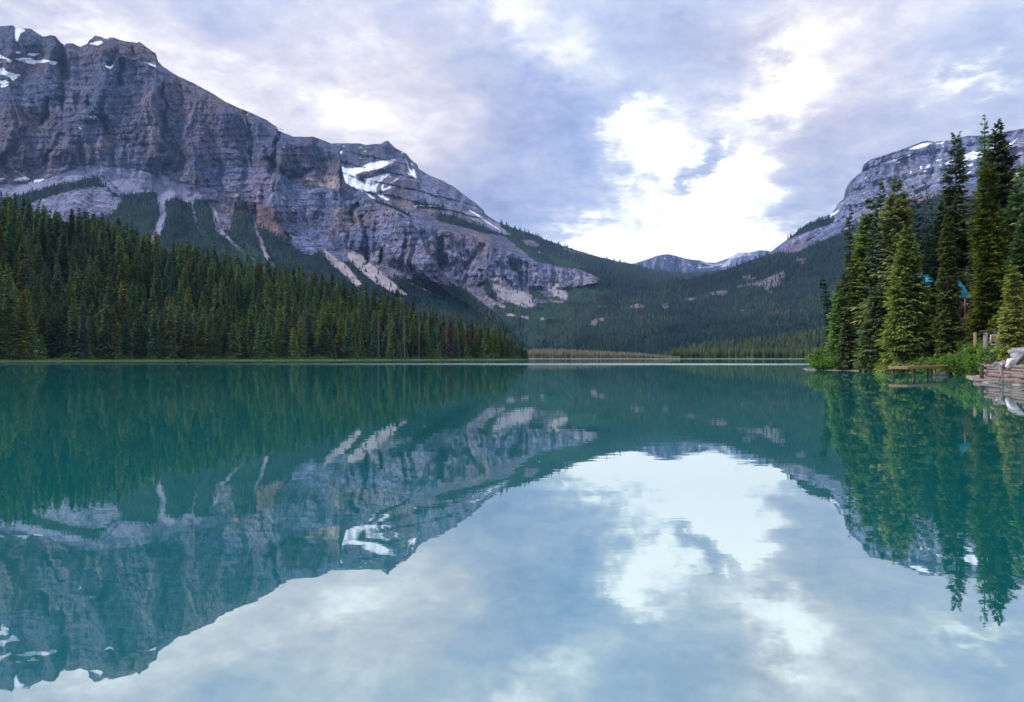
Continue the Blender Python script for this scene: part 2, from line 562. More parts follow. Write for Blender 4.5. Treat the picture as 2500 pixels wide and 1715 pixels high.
L1 = [
    ([(-500, 880), (1310, 884)], [(-500, 900), (600, 950), (1000, 1150), (1310, 1450)]),
    ([(-500, 660), (0, 650), (400, 650), (700, 710), (900, 745), (1100, 785), (1210, 825), (1310, 882)], [(-500, 1500), (700, 1550), (1000, 1500), (1310, 1470)]),
    ([(-500, 440), (0, 445), (180, 408), (380, 440), (450, 470), (650, 520), (850, 610), (1000, 660), (1100, 725), (1210, 790), (1310, 881)], [(-500, 2250), (600, 2250), (850, 2000), (1000, 1800), (1200, 1600), (1310, 1480)]),
    (RIDGE1, [(-500, 2900), (400, 2850), (807, 2550), (835, 2350), (900, 2200), (1000, 1980), (1100, 1800), (1200, 1650), (1310, 1500)]),
]


def relief1(s, gx, gy, U, V, gt, xs):
    cliff = sstep(1.85, 2.2, gt) * (0.35 + 0.65 * sstep(3.0, 2.9, gt))
    wu = U + 50 * fbm(U / 150, V / 150, 3, 3)
    r = ridged(wu / 210, V / 700, 3, 11)
    r2 = ridged(wu / 60 + 0.2 * V / 60, V / 330, 4, 23)
    led = (V + 0.12 * U + 35 * fbm(U / 300, V / 300, 3, 8)) / 62.0
    step = (led - np.floor(led)); step = np.where(step < 0.7, step / 0.7, (1 - step) / 0.3) - 0.5
    led2 = (V - 0.06 * U + 15 * fbm(U / 120, V / 120, 3, 18)) / 19.0
    st2 = (led2 - np.floor(led2)) - 0.5
    d = cliff * (-r * 150 - r2 * 62 + step * 16 * sstep(-0.1, 0.5, fbm(U / 300, V / 150, 3, 77)) + st2 * 5)
    d += (1 - cliff) * fbm(U / 60, V / 40, 5, 41) * 26
    d += fbm(U / 420, V / 500, 4, 5) * 170 * sstep(1.0, 2.2, gt)
    d += fbm(U / 14, V / 18, 4, 61) * 11 * cliff - cliff * ridged(U / 24, V / 90, 3, 91) * 8
    # gullies (distance set back) and buttresses
    for pts, a in GULLY1:
        q = segdist(gx.ravel() + 13 * fbm(gx.ravel() / 30, gy.ravel() / 30, 4, 2), gy.ravel() + 8 * fbm(gx.ravel() / 25, gy.ravel() / 25, 3, 6), pts).reshape(gx.shape)
        d += a * np.exp(-(q ** 2))
    return d * (1 - 0.92 * sstep(1060, 1170, gx))


GULLY1 = [
    ([(150, 110, 10), (150, 150, 9), (160, 190, 8)], 90), ([(118, 240, 5), (112, 275, 6), (105, 300, 6)], 80),
    ([(298, 150, 5), (293, 180, 5), (290, 210, 6)], 85), ([(322, 118, 5), (325, 135, 5)], 70), ([(282, 130, 8), (270, 155, 8)], 60),
    ([(210, 250, 5), (260, 300, 5), (255, 330, 4)], 40), ([(150, 195, 5), (152, 240, 4), (156, 270, 4)], 50),
    ([(60, 320, 7), (30, 370, 10), (0, 400, 10)], 40), ([(150, 330, 6), (128, 370, 6), (110, 400, 5)], 40),
    ([(398, 205, 4), (402, 260, 5), (400, 320, 4), (396, 370, 5)], 50), ([(440, 210, 4), (446, 250, 4)], 40),
    ([(600, 275, 6), (612, 320, 7), (612, 380, 6)], 55), ([(680, 330, 5), (672, 360, 5), (665, 420, 6)], 60),
    ([(655, 392, 6), (670, 405, 8), (690, 425, 6)], 60), ([(700, 435, 6), (735, 430, 6), (760, 415, 5)], 40),
    ([(870, 500, 6), (860, 520, 8), (862, 545, 6)], 60), ([(885, 530, 4), (893, 580, 5), (895, 640, 5)], 45),
    ([(935, 610, 5), (930, 640, 5)], 50), ([(700, 570, 4), (712, 600, 4)], 40), ([(385, 440, 10), (398, 520, 10), (360, 610, 8)], 25),
    ([(470, 505, 5), (485, 560, 5)], 20), ([(515, 495, 7), (535, 560, 8), (640, 648, 5)], 25), ([(618, 505, 5), (625, 560, 6), (690, 668, 5)], 25),
    ([(425, 485, 16), (430, 560, 22)], -45), ([(495, 490, 14), (510, 560, 16)], -40), ([(585, 490, 14), (590, 560, 18)], -40),
    ([(660, 520, 20), (680, 570, 20)], -40), ([(180, 480, 40), (180, 510, 45)], -60), ([(240, 400, 30), (340, 440, 40)], -30),
]
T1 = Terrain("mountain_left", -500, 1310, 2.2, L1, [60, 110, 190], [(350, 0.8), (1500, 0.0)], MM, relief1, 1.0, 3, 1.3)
SN, VG, SC, WM, DK, RD, PL, GR = range(8)
z1 = lambda p: Z(5.81, 0, 50, p)
z2 = lambda p: Z(5.81, 0, 400, p)
z3 = lambda p: Z(5.81, 400, 420, p)
z4 = lambda p: Z(5.81, 800, 340, p)
z5 = lambda p: Z(5.81, 2050, 310, p)
r5 = lambda p: Z(2.734, 1200, 550, p)
r3 = lambda p: Z(3.189, 600, 300, p)
# scree apron, pale dome
T1.poly(SC, [(-500, 440), (0, 447), (60, 447), (120, 434), (189, 405), (237, 400), (330, 412), (379, 424), (420, 440), (540, 465), (520, 500), (387, 500),
             (361, 470), (327, 475), (301, 474), (255, 433), (213, 437), (138, 453), (31, 483), (-500, 490)], 0.9, 5, 14)
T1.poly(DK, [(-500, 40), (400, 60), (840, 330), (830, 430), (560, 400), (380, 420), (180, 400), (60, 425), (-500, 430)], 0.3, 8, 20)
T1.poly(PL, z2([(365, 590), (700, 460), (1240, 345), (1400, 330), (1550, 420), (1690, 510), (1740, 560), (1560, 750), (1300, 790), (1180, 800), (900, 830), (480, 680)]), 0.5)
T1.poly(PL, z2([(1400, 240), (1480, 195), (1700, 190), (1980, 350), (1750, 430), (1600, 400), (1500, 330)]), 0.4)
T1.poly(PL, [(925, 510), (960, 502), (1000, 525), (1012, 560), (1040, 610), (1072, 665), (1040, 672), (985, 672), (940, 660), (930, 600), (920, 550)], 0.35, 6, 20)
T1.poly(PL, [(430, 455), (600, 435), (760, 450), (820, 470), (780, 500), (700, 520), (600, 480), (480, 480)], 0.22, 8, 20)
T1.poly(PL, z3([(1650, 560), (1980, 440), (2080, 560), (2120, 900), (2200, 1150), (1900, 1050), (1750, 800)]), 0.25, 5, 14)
T1.poly(WM, [(740, 434), (800, 430), (828, 436), (834, 455), (820, 462), (790, 457), (745, 447)], 0.55, 4, 10)
T1.poly(WM, z4([(90, 980), (180, 950), (240, 980), (250, 1130), (130, 1160), (90, 1060)]), 0.45, 4, 10)
T1.poly(WM, z4([(340, 980), (380, 1000), (470, 1150), (500, 1250), (400, 1260), (370, 1100)]), 0.35, 4, 10)
T1.poly(WM, z3([(790, 470), (960, 480), (980, 560), (900, 620), (840, 560)]), 0.7, 4, 8)
T1.poly(WM, z3([(600, 320), (1050, 300), (1000, 370), (700, 400)]), 0.35, 6, 10)
T1.poly(WM, [(345, 225), (372, 222), (380, 300), (350, 310)], 0.2, 8, 14)
T1.poly(WM, [(455, 255), (475, 258), (478, 300), (462, 300)], 0.28, 6, 10)
T1.poly(WM, [(250, 330), (300, 325), (290, 355), (215, 385), (200, 375)], 0.3, 8, 12)
T1.poly(WM, [(355, 300), (385, 290), (390, 340), (350, 370)], 0.25, 8, 12)
T1.poly(WM, [(160, 195), (182, 190), (186, 265), (158, 262)], 0.2, 5, 12)
T1.poly(WM, [(225, 95), (345, 105), (380, 140), (330, 135), (280, 120)], 0.14, 5, 12)
T1.poly(WM, [(905, 610), (930, 612), (928, 640), (908, 640)], 0.35, 5, 8)
T1.poly(RD, [(235, 100), (300, 100), (385, 135), (384, 152), (290, 150), (250, 130)], 0.35, 5, 12)
T1.poly(RD, z3([(1260, 500), (1400, 470), (1560, 520), (1660, 680), (1760, 900), (1830, 1020), (1650, 940), (1420, 860), (1290, 820), (1230, 640)]), 0.75, 4, 10)
T1.poly(RD, [(770, 395), (800, 380), (832, 395), (834, 420), (800, 425)], 0.3, 5, 9)
T1.poly(RD, [(720, 440), (790, 430), (800, 455), (730, 460)], 0.3, 5, 9)
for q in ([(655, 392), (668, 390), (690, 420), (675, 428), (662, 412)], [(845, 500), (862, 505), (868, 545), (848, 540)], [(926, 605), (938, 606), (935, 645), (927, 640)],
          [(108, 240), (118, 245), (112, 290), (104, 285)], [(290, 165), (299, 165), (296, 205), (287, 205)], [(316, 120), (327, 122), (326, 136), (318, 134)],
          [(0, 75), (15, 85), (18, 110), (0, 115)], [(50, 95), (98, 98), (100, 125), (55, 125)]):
    T1.poly(DK, q, 0.6, 3, 8)  # overhang and gully shade painted into the rock colour, with some dark rock
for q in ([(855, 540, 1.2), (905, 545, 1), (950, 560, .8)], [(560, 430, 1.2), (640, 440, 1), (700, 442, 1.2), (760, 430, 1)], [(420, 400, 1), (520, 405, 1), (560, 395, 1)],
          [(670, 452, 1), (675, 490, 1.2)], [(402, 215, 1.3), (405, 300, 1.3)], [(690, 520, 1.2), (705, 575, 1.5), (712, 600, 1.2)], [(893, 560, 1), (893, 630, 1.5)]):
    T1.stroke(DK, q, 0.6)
V1 = [(-500, 470), (0, 481), (34, 493), (65, 503), (83, 520), (155, 545), (203, 538), (268, 529), (298, 497), (296, 478), (345, 472), (388, 466), (390, 500), (405, 497),
      (412, 488), (425, 483), (440, 487), (462, 497), (472, 505), (472, 492), (485, 485), (505, 490), (515, 500), (525, 520), (545, 560), (562, 560), (572, 515),
      (585, 484), (600, 497), (612, 520), (616, 555), (640, 558), (665, 570), (690, 590), (715, 598), (740, 620), (765, 628), (778, 612), (800, 632), (845, 640),
      (870, 648), (898, 662), (930, 690), (960, 678), (1000, 680), (1039, 684), (1067, 690), (1102, 700), (1133, 700), (1170, 728), (1211, 757), (1240, 793), (1286, 843), (1330, 890), (-500, 890)]
T1.poly(VG, V1, 1.0, 5, 9)
T1.poly(VG, z2([(180, 480), (800, 310), (1240, 215), (1480, 190), (1400, 240), (1470, 320), (1700, 470), (1690, 505), (1550, 410), (1440, 335), (1330, 320), (1240, 345),
                (1000, 385), (700, 460), (380, 570), (200, 540)]), 1.0, 2, 6)
T1.poly(VG, [(905, 482), (915, 487), (940, 491), (965, 500), (1000, 523), (998, 530), (975, 517), (945, 505), (920, 497)], 1.0, 1, 6)
T1.poly(GR, [(555, 600), (600, 590), (640, 620), (700, 680), (660, 680), (600, 640)], 0.8, 4, 9)
T1.poly(GR, [(300, 540), (350, 530), (385, 550), (350, 600), (300, 580)], 0.5, 5, 9)
T1.poly(GR, [(480, 560), (530, 570), (560, 600), (500, 600)], 0.4, 5, 9)
T1.poly(GR, [(770, 640), (830, 700), (900, 720), (960, 740), (900, 740), (800, 690)], 0.4, 5, 9)
CH = [[(400, 440, 14), (392, 480, 9), (398, 520, 9), (390, 555, 10), (372, 590, 9), (358, 614, 6)],
      [(466, 500, 3), (474, 520, 3), (480, 545, 4), (486, 565, 2)],
      [(512, 485, 5), (527, 530, 8), (533, 560, 8), (550, 575, 5), (575, 600, 3), (600, 622, 2.2), (640, 645, 1.5), (668, 662, 1.2), (700, 690, 1)],
      [(618, 495, 3), (620, 540, 4), (625, 565, 4), (636, 585, 4), (640, 600, 5), (650, 625, 5), (660, 640, 3), (690, 668, 2)],
      [(567, 525, 1.5), (563, 560, 1.5), (558, 572, 1)], [(650, 525, 1.2), (645, 545, 1.2), (641, 562, 1)], [(700, 560, 1), (714, 600, 1.5)]]
for q in CH:
    T1.stroke(SC, q, 1.0); T1.stroke(VG, q, -1.0)
T1.stroke(WM, CH[3][3:], 0.6); T1.stroke(WM, CH[2], 0.3)
for q in ([(785, 600), (800, 615), (850, 650), (885, 695), (868, 702), (845, 676), (800, 640)], [(832, 598), (845, 606), (882, 620), (925, 660), (967, 695), (1000, 725), (954, 713), (914, 690), (880, 664), (850, 632)]):
    T1.poly(SC, q, 1.0); T1.poly(WM, q, 0.75); T1.poly(VG, q, 0.0)
T1.stroke(SC, [(1000, 690, 3), (1060, 720, 3), (1120, 740, 2)], .6); T1.stroke(VG, [(1000, 690, 3), (1060, 720, 3), (1120, 740, 2)], -.6)
T1.poly(SC, z1([(2040, 590), (2180, 575), (2324, 640), (2560, 790), (2324, 760), (2200, 700)]), 1.0, 1, 6)
for q in (z1([(180, 540), (430, 530), (520, 575), (620, 545), (830, 590), (780, 640), (840, 665), (720, 625), (690, 590), (600, 605), (540, 600), (490, 620), (420, 620), (300, 585)]),
          [(0, 133), (10, 138), (31, 148), (24, 157), (14, 145), (-40, 139)], [(36, 124), (46, 126), (55, 131), (40, 133)], [(64, 134), (69, 130), (105, 129), (81, 139)],
          [(-40, 175), (10, 165), (15, 174), (34, 179), (53, 182), (38, 195), (31, 199), (21, 188), (10, 184), (-60, 181)], [(-40, 203), (10, 196), (29, 202), (0, 206)],
          [(0, 208), (25, 206), (12, 214), (0, 214)], [(36, 68), (57, 69), (62, 76), (50, 81), (46, 92), (45, 107), (37, 98), (36, 81)],
          [(213, 107), (246, 98), (253, 103), (239, 112), (224, 109)], [(241, 89), (275, 93), (262, 97)], [(253, 158), (269, 164), (275, 157), (279, 158), (269, 170), (258, 164)],
          [(290, 160), (300, 156), (300, 163)], [(349, 152), (365, 154), (392, 165), (382, 166), (367, 160)], [(213, 282), (227, 285), (222, 290)], [(188, 311), (202, 312), (196, 319)],
          [(21, 447), (38, 437), (60, 431), (77, 436), (69, 440), (48, 442), (38, 441)], [(81, 439), (107, 436), (128, 431), (96, 444), (86, 448), (82, 447)], [(-40, 440), (21, 434), (0, 441)],
          [(690, 354), (698, 362), (694, 365)], [(600, 277), (607, 279), (604, 283)]):
    T1.poly(SN, q, 0.95, 1.2, 6)
for y0 in (62, 68, 90, 104):
    T1.stroke(SN, [(150, y0 + 3, .5), (-40, y0, .8)], 0.0)
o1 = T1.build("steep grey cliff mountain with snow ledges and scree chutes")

# ---- second mountain and the far wooded pass
RIDGE2 = [(540, 360), (640, 340), (672, 322), (680, 314), (690, 317), (714, 334), (760, 345), (800, 351), (829, 350), (876, 350), (892, 354), (929, 351), (937, 347), (946, 343),
          (956, 353), (966, 362), (976, 368), (992, 375), (1004, 391), (1019, 402), (1022, 413), (1052, 430), (1083, 443), (1105, 454), (1133, 476), (1158, 494), (1180, 513),
          (1184, 523), (1208, 538), (1240, 553), (1274, 564), (1299, 571), (1328, 584), (1390, 606), (1463, 628), (1511, 639), (1551, 646), (1602, 660), (1675, 667), (1719, 664), (1770, 659),
          (2000, 660)]
L2 = [
    ([(540, 885), (2000, 885)], [(540, 1500), (1286, 1450), (1450, 1300), (1650, 1300), (2000, 1300)]),
    ([(540, 800), (1000, 790), (1200, 785), (1300, 790), (1420, 760), (1490, 735), (1602, 720), (1750, 710), (2000, 710)], [(540, 1900), (1300, 1900), (1420, 2100), (1602, 2600), (2000, 3000)]),
    ([(540, 660), (1000, 655), (1075, 668), (1130, 705), (1180, 690), (1200, 686), (1266, 700), (1390, 702), (1456, 692), (1550, 690), (1700, 680), (2000, 680)],
     [(540, 2500), (1200, 2500), (1456, 2600), (1600, 3500), (2000, 4500)]),
    ([(540, 520), (1000, 540), (1060, 560), (1150, 575), (1200, 590), (1260, 622), (1328, 648), (1405, 656), (1456, 672), (1550, 668), (1700, 674), (2000, 674)],
     [(540, 2750), (1200, 2750), (1456, 2850), (1600, 4200), (2000, 5200)]),
    (RIDGE2, [(540, 4300), (946, 4200), (1200, 3900), (1400, 4100), (1551, 4900), (1719, 6000), (2000, 6000)]),
]


def relief2(s, gx, gy, U, V, gt, xs):
    c1 = sstep(1.9, 2.05, gt) * sstep(3.1, 2.95, gt) * sstep(1500, 1440, gx)
    c2 = sstep(3.15, 3.4, gt) * sstep(1250, 1180, gx)
    top = sstep(0, 60, gy - np.broadcast_to(gy[-1][None, :], gy.shape))
    wu = U + 40 * fbm(U / 120, V / 120, 3, 3)
    d = c1 * (-ridged(wu / 90, V / 500, 4, 11) * 90 + fbm(U / 16, V / 30, 4, 61) * 12 - ridged(U / 26, V / 90, 3, 91) * 16)
    led = (V + 0.25 * U + 20 * fbm(U / 300, V / 300, 3, 8)) / 55.0
    st = (led - np.floor(led)) - 0.5
    d += c2 * (-ridged(wu / 110, V / 420, 4, 19) * 130 + st * 40 * np.minimum(top + .3, 1) + fbm(U / 25, V / 25, 4, 62) * 16)
    d += fbm(U / 380, V / 300, 4, 5) * 160 + fbm(U / 60, V / 40, 4, 9) * 30
    for pts, a in GULLY2:
        q = segdist(gx.ravel() + 13 * fbm(gx.ravel() / 30, gy.ravel() / 30, 4, 2), gy.ravel() + 8 * fbm(gx.ravel() / 25, gy.ravel() / 25, 3, 6), pts).reshape(gx.shape)
        d += a * np.exp(-(q ** 2))
    return d


GULLY2 = [([(840, 400, 12), (880, 440, 14), (930, 480, 10)], 160), ([(870, 425, 10), (930, 415, 9), (965, 402, 6)], -120), ([(930, 365, 12), (935, 385, 12)], -60),
          ([(1076, 590, 10), (1078, 640, 8), (1072, 660, 6)], 120), ([(1175, 600, 8), (1140, 650, 8)], 60), ([(1080, 640, 14), (1095, 655, 14)], 90),
          ([(1270, 690, 3), (1270, 665, 3)], 40), ([(1284, 690, 3), (1283, 665, 3)], 40), ([(1174, 665, 5), (1172, 700, 5)], 40),
          ([(1020, 440, 25), (1060, 470, 30)], -120)]
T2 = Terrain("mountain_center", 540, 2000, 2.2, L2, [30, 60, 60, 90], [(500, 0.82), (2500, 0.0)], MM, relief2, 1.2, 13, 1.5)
T2.poly(PL, [(1080, 590), (1180, 580), (1160, 640), (1180, 670), (1140, 700), (1090, 680), (1075, 640)], 0.35, 6, 16)
T2.poly(PL, [(1200, 640), (1330, 650), (1450, 672), (1450, 692), (1390, 700), (1266, 696), (1200, 674)], 0.3, 5, 10)
T2.poly(PL, [(1020, 413), (1060, 435), (1110, 458), (1160, 498), (1180, 520), (1120, 505), (1050, 500), (1000, 470), (1010, 440)], 0.3, 6, 16)
T2.poly(WM, [(1150, 560), (1190, 575), (1180, 640), (1160, 600)], 0.25, 5, 12)
T2.poly(WM, [(1290, 660), (1450, 678), (1420, 690), (1300, 685)], 0.22, 5, 10)
T2.poly(RD, [(955, 470), (985, 440), (1010, 440), (1030, 455), (1000, 480), (985, 497), (955, 503), (950, 485)], 0.55, 5, 10)
T2.poly(RD, [(1060, 535), (1180, 570), (1240, 600), (1200, 620), (1090, 590)], 0.3, 6, 14)
T2.poly(SC, [(955, 470), (985, 440), (1010, 440), (1030, 455), (1000, 480), (985, 497), (955, 503), (950, 485)], 0.4, 5, 10)
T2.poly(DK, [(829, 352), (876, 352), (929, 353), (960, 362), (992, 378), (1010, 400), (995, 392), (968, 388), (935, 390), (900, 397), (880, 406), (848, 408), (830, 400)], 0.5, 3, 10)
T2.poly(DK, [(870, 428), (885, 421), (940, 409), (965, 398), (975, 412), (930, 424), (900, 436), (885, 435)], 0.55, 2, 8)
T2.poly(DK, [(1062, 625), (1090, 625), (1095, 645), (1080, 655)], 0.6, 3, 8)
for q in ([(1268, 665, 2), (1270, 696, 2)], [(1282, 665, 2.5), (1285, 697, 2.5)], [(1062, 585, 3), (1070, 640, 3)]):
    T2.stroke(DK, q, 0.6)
SCP = [[(1120, 512), (1145, 515), (1180, 525), (1215, 545), (1255, 578), (1235, 580), (1190, 555), (1150, 535)]]
T2.poly(SC, SCP[0], 1.0); T2.poly(WM, SCP[0], 0.3)
FOR2 = [(1245, 549), (1299, 564), (1390, 600), (1463, 620), (1551, 636), (1602, 650), (2000, 650), (2000, 900), (1200, 900), (1190, 780), (1215, 752), (1240, 740), (1310, 750), (1383, 738),
        (1400, 714), (1450, 702), (1464, 680), (1440, 668), (1410, 657), (1360, 650), (1330, 642), (1300, 622), (1275, 600), (1245, 580), (1215, 572), (1190, 572), (1120, 552), (1070, 540), (1060, 530),
        (1085, 522), (1110, 528), (1150, 545), (1200, 562), (1230, 572), (1250, 576), (1220, 552), (1225, 546)]
T2.poly(VG, FOR2, 1.0, 4, 8)
T2.poly(VG, [(1010, 500), (1020, 495), (1040, 497), (1085, 502), (1090, 510), (1050, 511), (1010, 508)], 0.9, 4, 5)
T2.poly(VG, [(1240, 625), (1262, 630), (1265, 665), (1248, 660)], 0.9, 3, 5)
T2.poly(VG, [(1183, 667), (1215, 735), (1196, 728), (1180, 717)], 1, 2, 5)
for q in ([(1270, 585), (1300, 586), (1322, 598), (1310, 604), (1285, 600)], [(1365, 603), (1400, 612), (1440, 622), (1400, 620)], r5([(160, 175), (205, 215), (200, 240), (150, 200)])):
    T2.poly(VG, q, 0.0, 3, 6)
for q in ([(1330, 620), (1380, 635), (1430, 652), (1410, 657), (1360, 648)], [(1385, 706), (1460, 692), (1492, 712), (1440, 738), (1390, 738)], [(1200, 742), (1240, 742), (1390, 740), (1400, 790), (1350, 830), (1290, 850), (1210, 800)],
          [(1215, 565), (1300, 612), (1340, 645), (1310, 640), (1260, 600)]):
    T2.poly(GR, q, 0.85, 4, 8)
    T2.poly(VG, q, 1.0, 4, 8)
for q in ([(1200, 676), (1225, 676), (1245, 690), (1275, 705), (1300, 730), (1310, 750), (1280, 753), (1240, 738), (1212, 725)], [(1325, 690), (1370, 690), (1385, 705), (1388, 730), (1370, 742), (1340, 735), (1348, 715), (1325, 705)]):
    T2.poly(SC, q, 1.0); T2.poly(WM, q, 0.6, 4, 8); T2.poly(VG, q, 0.0)
T2.poly(VG, r5([(230, 430), (300, 430), (370, 490), (440, 470), (510, 520), (400, 500), (340, 500), (280, 480)]), 0.9, 3, 5)
T2.poly(GR, r5([(230, 430), (300, 430), (370, 490), (440, 470), (510, 520), (400, 500), (340, 500), (280, 480)]), 0.9, 3, 5)
for q in ([(1180, 661, 2.5), (1174, 700, 3.5), (1182, 715, 4), (1196, 734, 4), (1233, 751, 4)], [(1196, 734, 3), (1211, 764, 1.6), (1193, 789, 1.6), (1190, 800, 1)], [(1188, 665, 2), (1200, 690, 3), (1215, 720, 3)],
          [(1140, 700, 5), (1165, 725, 4), (1180, 730, 3)], [(1238, 768, 4), (1256, 770, 4)]):
    T2.stroke(SC, q, 1.0); T2.stroke(WM, q, 0.7); T2.stroke(VG, q, -1.0)
for q in (r5([(170, 610), (200, 600), (250, 610), (250, 640), (210, 620)]), r5([(310, 615), (350, 610), (360, 640), (320, 640)]), r5([(190, 680), (250, 685), (250, 710), (200, 705)])):
    T2.poly(SC, q, 1.0, 3, 5); T2.poly(WM, q, 0.4, 3, 5); T2.poly(VG, q, 0.0, 3, 5)
for q in ([(828, 404), (848, 411), (880, 408), (900, 398), (935, 391), (967, 388), (968, 394), (950, 402), (930, 412), (905, 418), (885, 421), (866, 428), (885, 437), (905, 434), (920, 430),
           (940, 422), (957, 417), (950, 428), (935, 440), (925, 448), (922, 455), (920, 468), (916, 474), (905, 468), (885, 470), (860, 465), (838, 450), (828, 430)],
          [(911, 470), (925, 471), (940, 478), (951, 487), (950, 491), (940, 489), (928, 482)], [(885, 470), (905, 476), (921, 487), (905, 486)],
          [(929, 452), (940, 450), (934, 462), (945, 458), (957, 453), (956, 459), (945, 463), (930, 468), (930, 460)], [(951, 447), (965, 438), (975, 430), (981, 428), (970, 440), (956, 447)],
          [(829, 370), (838, 367), (834, 376), (829, 378)], [(672, 318), (682, 315), (694, 318), (712, 332), (700, 333), (680, 326)], [(1000, 398), (1010, 400), (1006, 406)]):
    T2.poly(SN, q, 0.78 if len(q) > 15 else 0.9, 1.5, 6)
for q in ([(836, 358, 1.5), (842, 356, 1.5)], [(876, 362, 1.5), (884, 359, 1.5)], [(868, 375, 1), (874, 374, 1)], [(888, 371, 1.5), (894, 369, 1.5)], [(876, 387, 1.5), (884, 386, 1.5)],
          [(994, 396, 1.5), (998, 412, 1.8), (1003, 420, 2.8), (1012, 430, 3), (1024, 443, 1)], [(1009, 415, 3), (1012, 425, 3)], [(994, 422, 1.5), (1004, 429, 1.5)],
          [(1146, 514, 1.2), (1165, 525, 2.4), (1190, 543, 2.4), (1217, 560, 1)], [(1152, 534, .8), (1160, 540, .8)], [(1054, 458, .8), (1064, 472, 1.2)],
          [(1005, 508, .8), (1018, 502, 1.5), (1060, 504, .8), (1095, 502, .7)], [(961, 356, 1.2), (968, 365, 1.2)], [(978, 372, 1.4), (984, 374, 1.4)], [(1322, 618, 1.5), (1316, 616, 1.5)],
          [(950, 425, 2), (952, 432, 2)], [(965, 407, 1), (977, 411, 1)], [(842, 365, .9), (858, 368, .9)], [(985, 388, 1), (992, 392, 1.3)]):
    T2.stroke(SN, q, 1.0, 1.0)
o2 = T2.build("second peak with a snow bowl under its summit and a wooded pass")

# ---- right mountain with the wooded spur in front of it
RIDGE3 = [(1290, 876), (1340, 842), (1380, 796), (1400, 770), (1420, 750), (1456, 729), (1489, 716), (1566, 699), (1602, 695), (1675, 683), (1749, 666), (1803, 647), (1860, 627),
          (1882, 615), (1902, 600), (1934, 576), (1970, 546), (2000, 533), (2031, 523), (2044, 500), (2052, 492), (2059, 488), (2065, 461), (2074, 446), (2091, 430), (2103, 420), (2108, 403),
          (2124, 391), (2153, 381), (2188, 370), (2222, 358), (2251, 346), (2265, 344), (2281, 347), (2318, 343), (2343, 337), (2363, 332), (2400, 331), (2453, 322), (2500, 314), (2600, 298), (2750, 290),
          (2900, 320), (3100, 400), (3300, 520)]
L3 = [
    ([(1290, 885), (3300, 890)], [(1290, 1450), (1639, 1300), (2000, 1250), (2500, 1100), (3300, 1000)]),
    ([(1290, 883), (1400, 825), (1600, 800), (1800, 780), (2100, 760), (2500, 740), (3300, 740)], [(1290, 1460), (1600, 1550), (3300, 1550)]),
    ([(1290, 880), (1420, 775), (1602, 730), (1700, 715), (1800, 690), (1873, 645), (1948, 620), (1996, 597), (2057, 567), (2101, 545), (2295, 480), (2500, 440), (3300, 600)],
     [(1290, 1470), (1420, 1900), (1602, 2150), (1873, 2600), (3300, 2500)]),
    ([(1290, 878), (1420, 760), (1602, 710), (1800, 670), (1873, 630), (1948, 600), (2030, 550), (2060, 525), (2120, 500), (2300, 440), (2500, 400), (3300, 570)],
     [(1290, 1480), (1420, 2000), (1602, 2300), (1873, 2750), (2057, 2850), (3300, 2800)]),
    (RIDGE3, [(1290, 1500), (1420, 2100), (1602, 2450), (1877, 2900), (2057, 3050), (2500, 3250), (3300, 3250)]),
]


def relief3(s, gx, gy, U, V, gt, xs):
    c = sstep(2.75, 3.05, gt) * sstep(1880, 2060, gx)
    top = sstep(0, 25, gy - np.broadcast_to(gy[-1][None, :], gy.shape))
    wu = U + 40 * fbm(U / 120, V / 120, 3, 3)
    led = (V - 0.22 * U + 14 * fbm(U / 200, V / 200, 3, 8)) / 68.0
    st = (led - np.floor(led)); st = np.where(st < 0.72, st / 0.72, (1 - st) / 0.28) - 0.5
    d = c * (-ridged(wu / 80, V / 300, 4, 19) * 75 + st * 34 * top + fbm(U / 18, V / 22, 4, 62) * 10)
    d += fbm(U / 330, V / 300, 5, 5) * 170 * sstep(0.3, 1.2, gt) + fbm(U / 60, V / 45, 4, 9) * 26
    return d * (0.1 + 0.9 * sstep(1360, 1560, gx))


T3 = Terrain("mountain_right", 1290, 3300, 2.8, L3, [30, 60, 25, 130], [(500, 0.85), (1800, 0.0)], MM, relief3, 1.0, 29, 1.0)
T3.poly(PL, [(2060, 490), (2110, 400), (2260, 350), (2500, 320), (2800, 300), (3300, 540), (3300, 620), (2500, 420), (2300, 460), (2100, 530), (1900, 610), (1960, 560)], 0.55, 8, 20)
T3.poly(WM, z5([(600, 850), (760, 620), (900, 560), (1050, 560), (900, 690), (760, 690), (640, 900)]), 0.28, 6, 10)
T3.poly(WM, z5([(140, 850), (200, 820), (270, 850), (250, 960), (160, 950)]), 0.25, 5, 10)
T3.poly(WM, z5([(1250, 700), (1560, 680), (1500, 760), (1300, 790)]), 0.25, 6, 10)
T3.poly(WM, [(2452, 350), (2500, 340), (2560, 380), (2500, 420)], 0.25, 6, 10)
T3.poly(DK, z5([(530, 440), (800, 360), (1040, 300), (1150, 260), (1100, 330), (800, 380), (560, 470)]), 0.2, 3, 8)
T3.poly(VG, [(1290, 900), (1290, 855), (1420, 738), (1489, 708), (1566, 690), (1602, 686), (1712, 668), (1800, 636), (1850, 622), (1890, 620), (1948, 616), (1996, 595), (2057, 568), (2101, 543),
             (2150, 530), (2200, 515), (2295, 475), (2330, 490), (2500, 450), (3000, 500), (3300, 620), (3300, 900)], 1.0, 5, 8)
T3.poly(VG, [(1925, 585), (1961, 552), (2000, 537), (2040, 530), (2030, 548), (2000, 556), (1960, 572)], 0.8, 6, 6)
T3.poly(GR, [(1290, 860), (1400, 780), (1440, 745), (1480, 730), (1440, 780), (1400, 850)], 0.5, 5, 8)
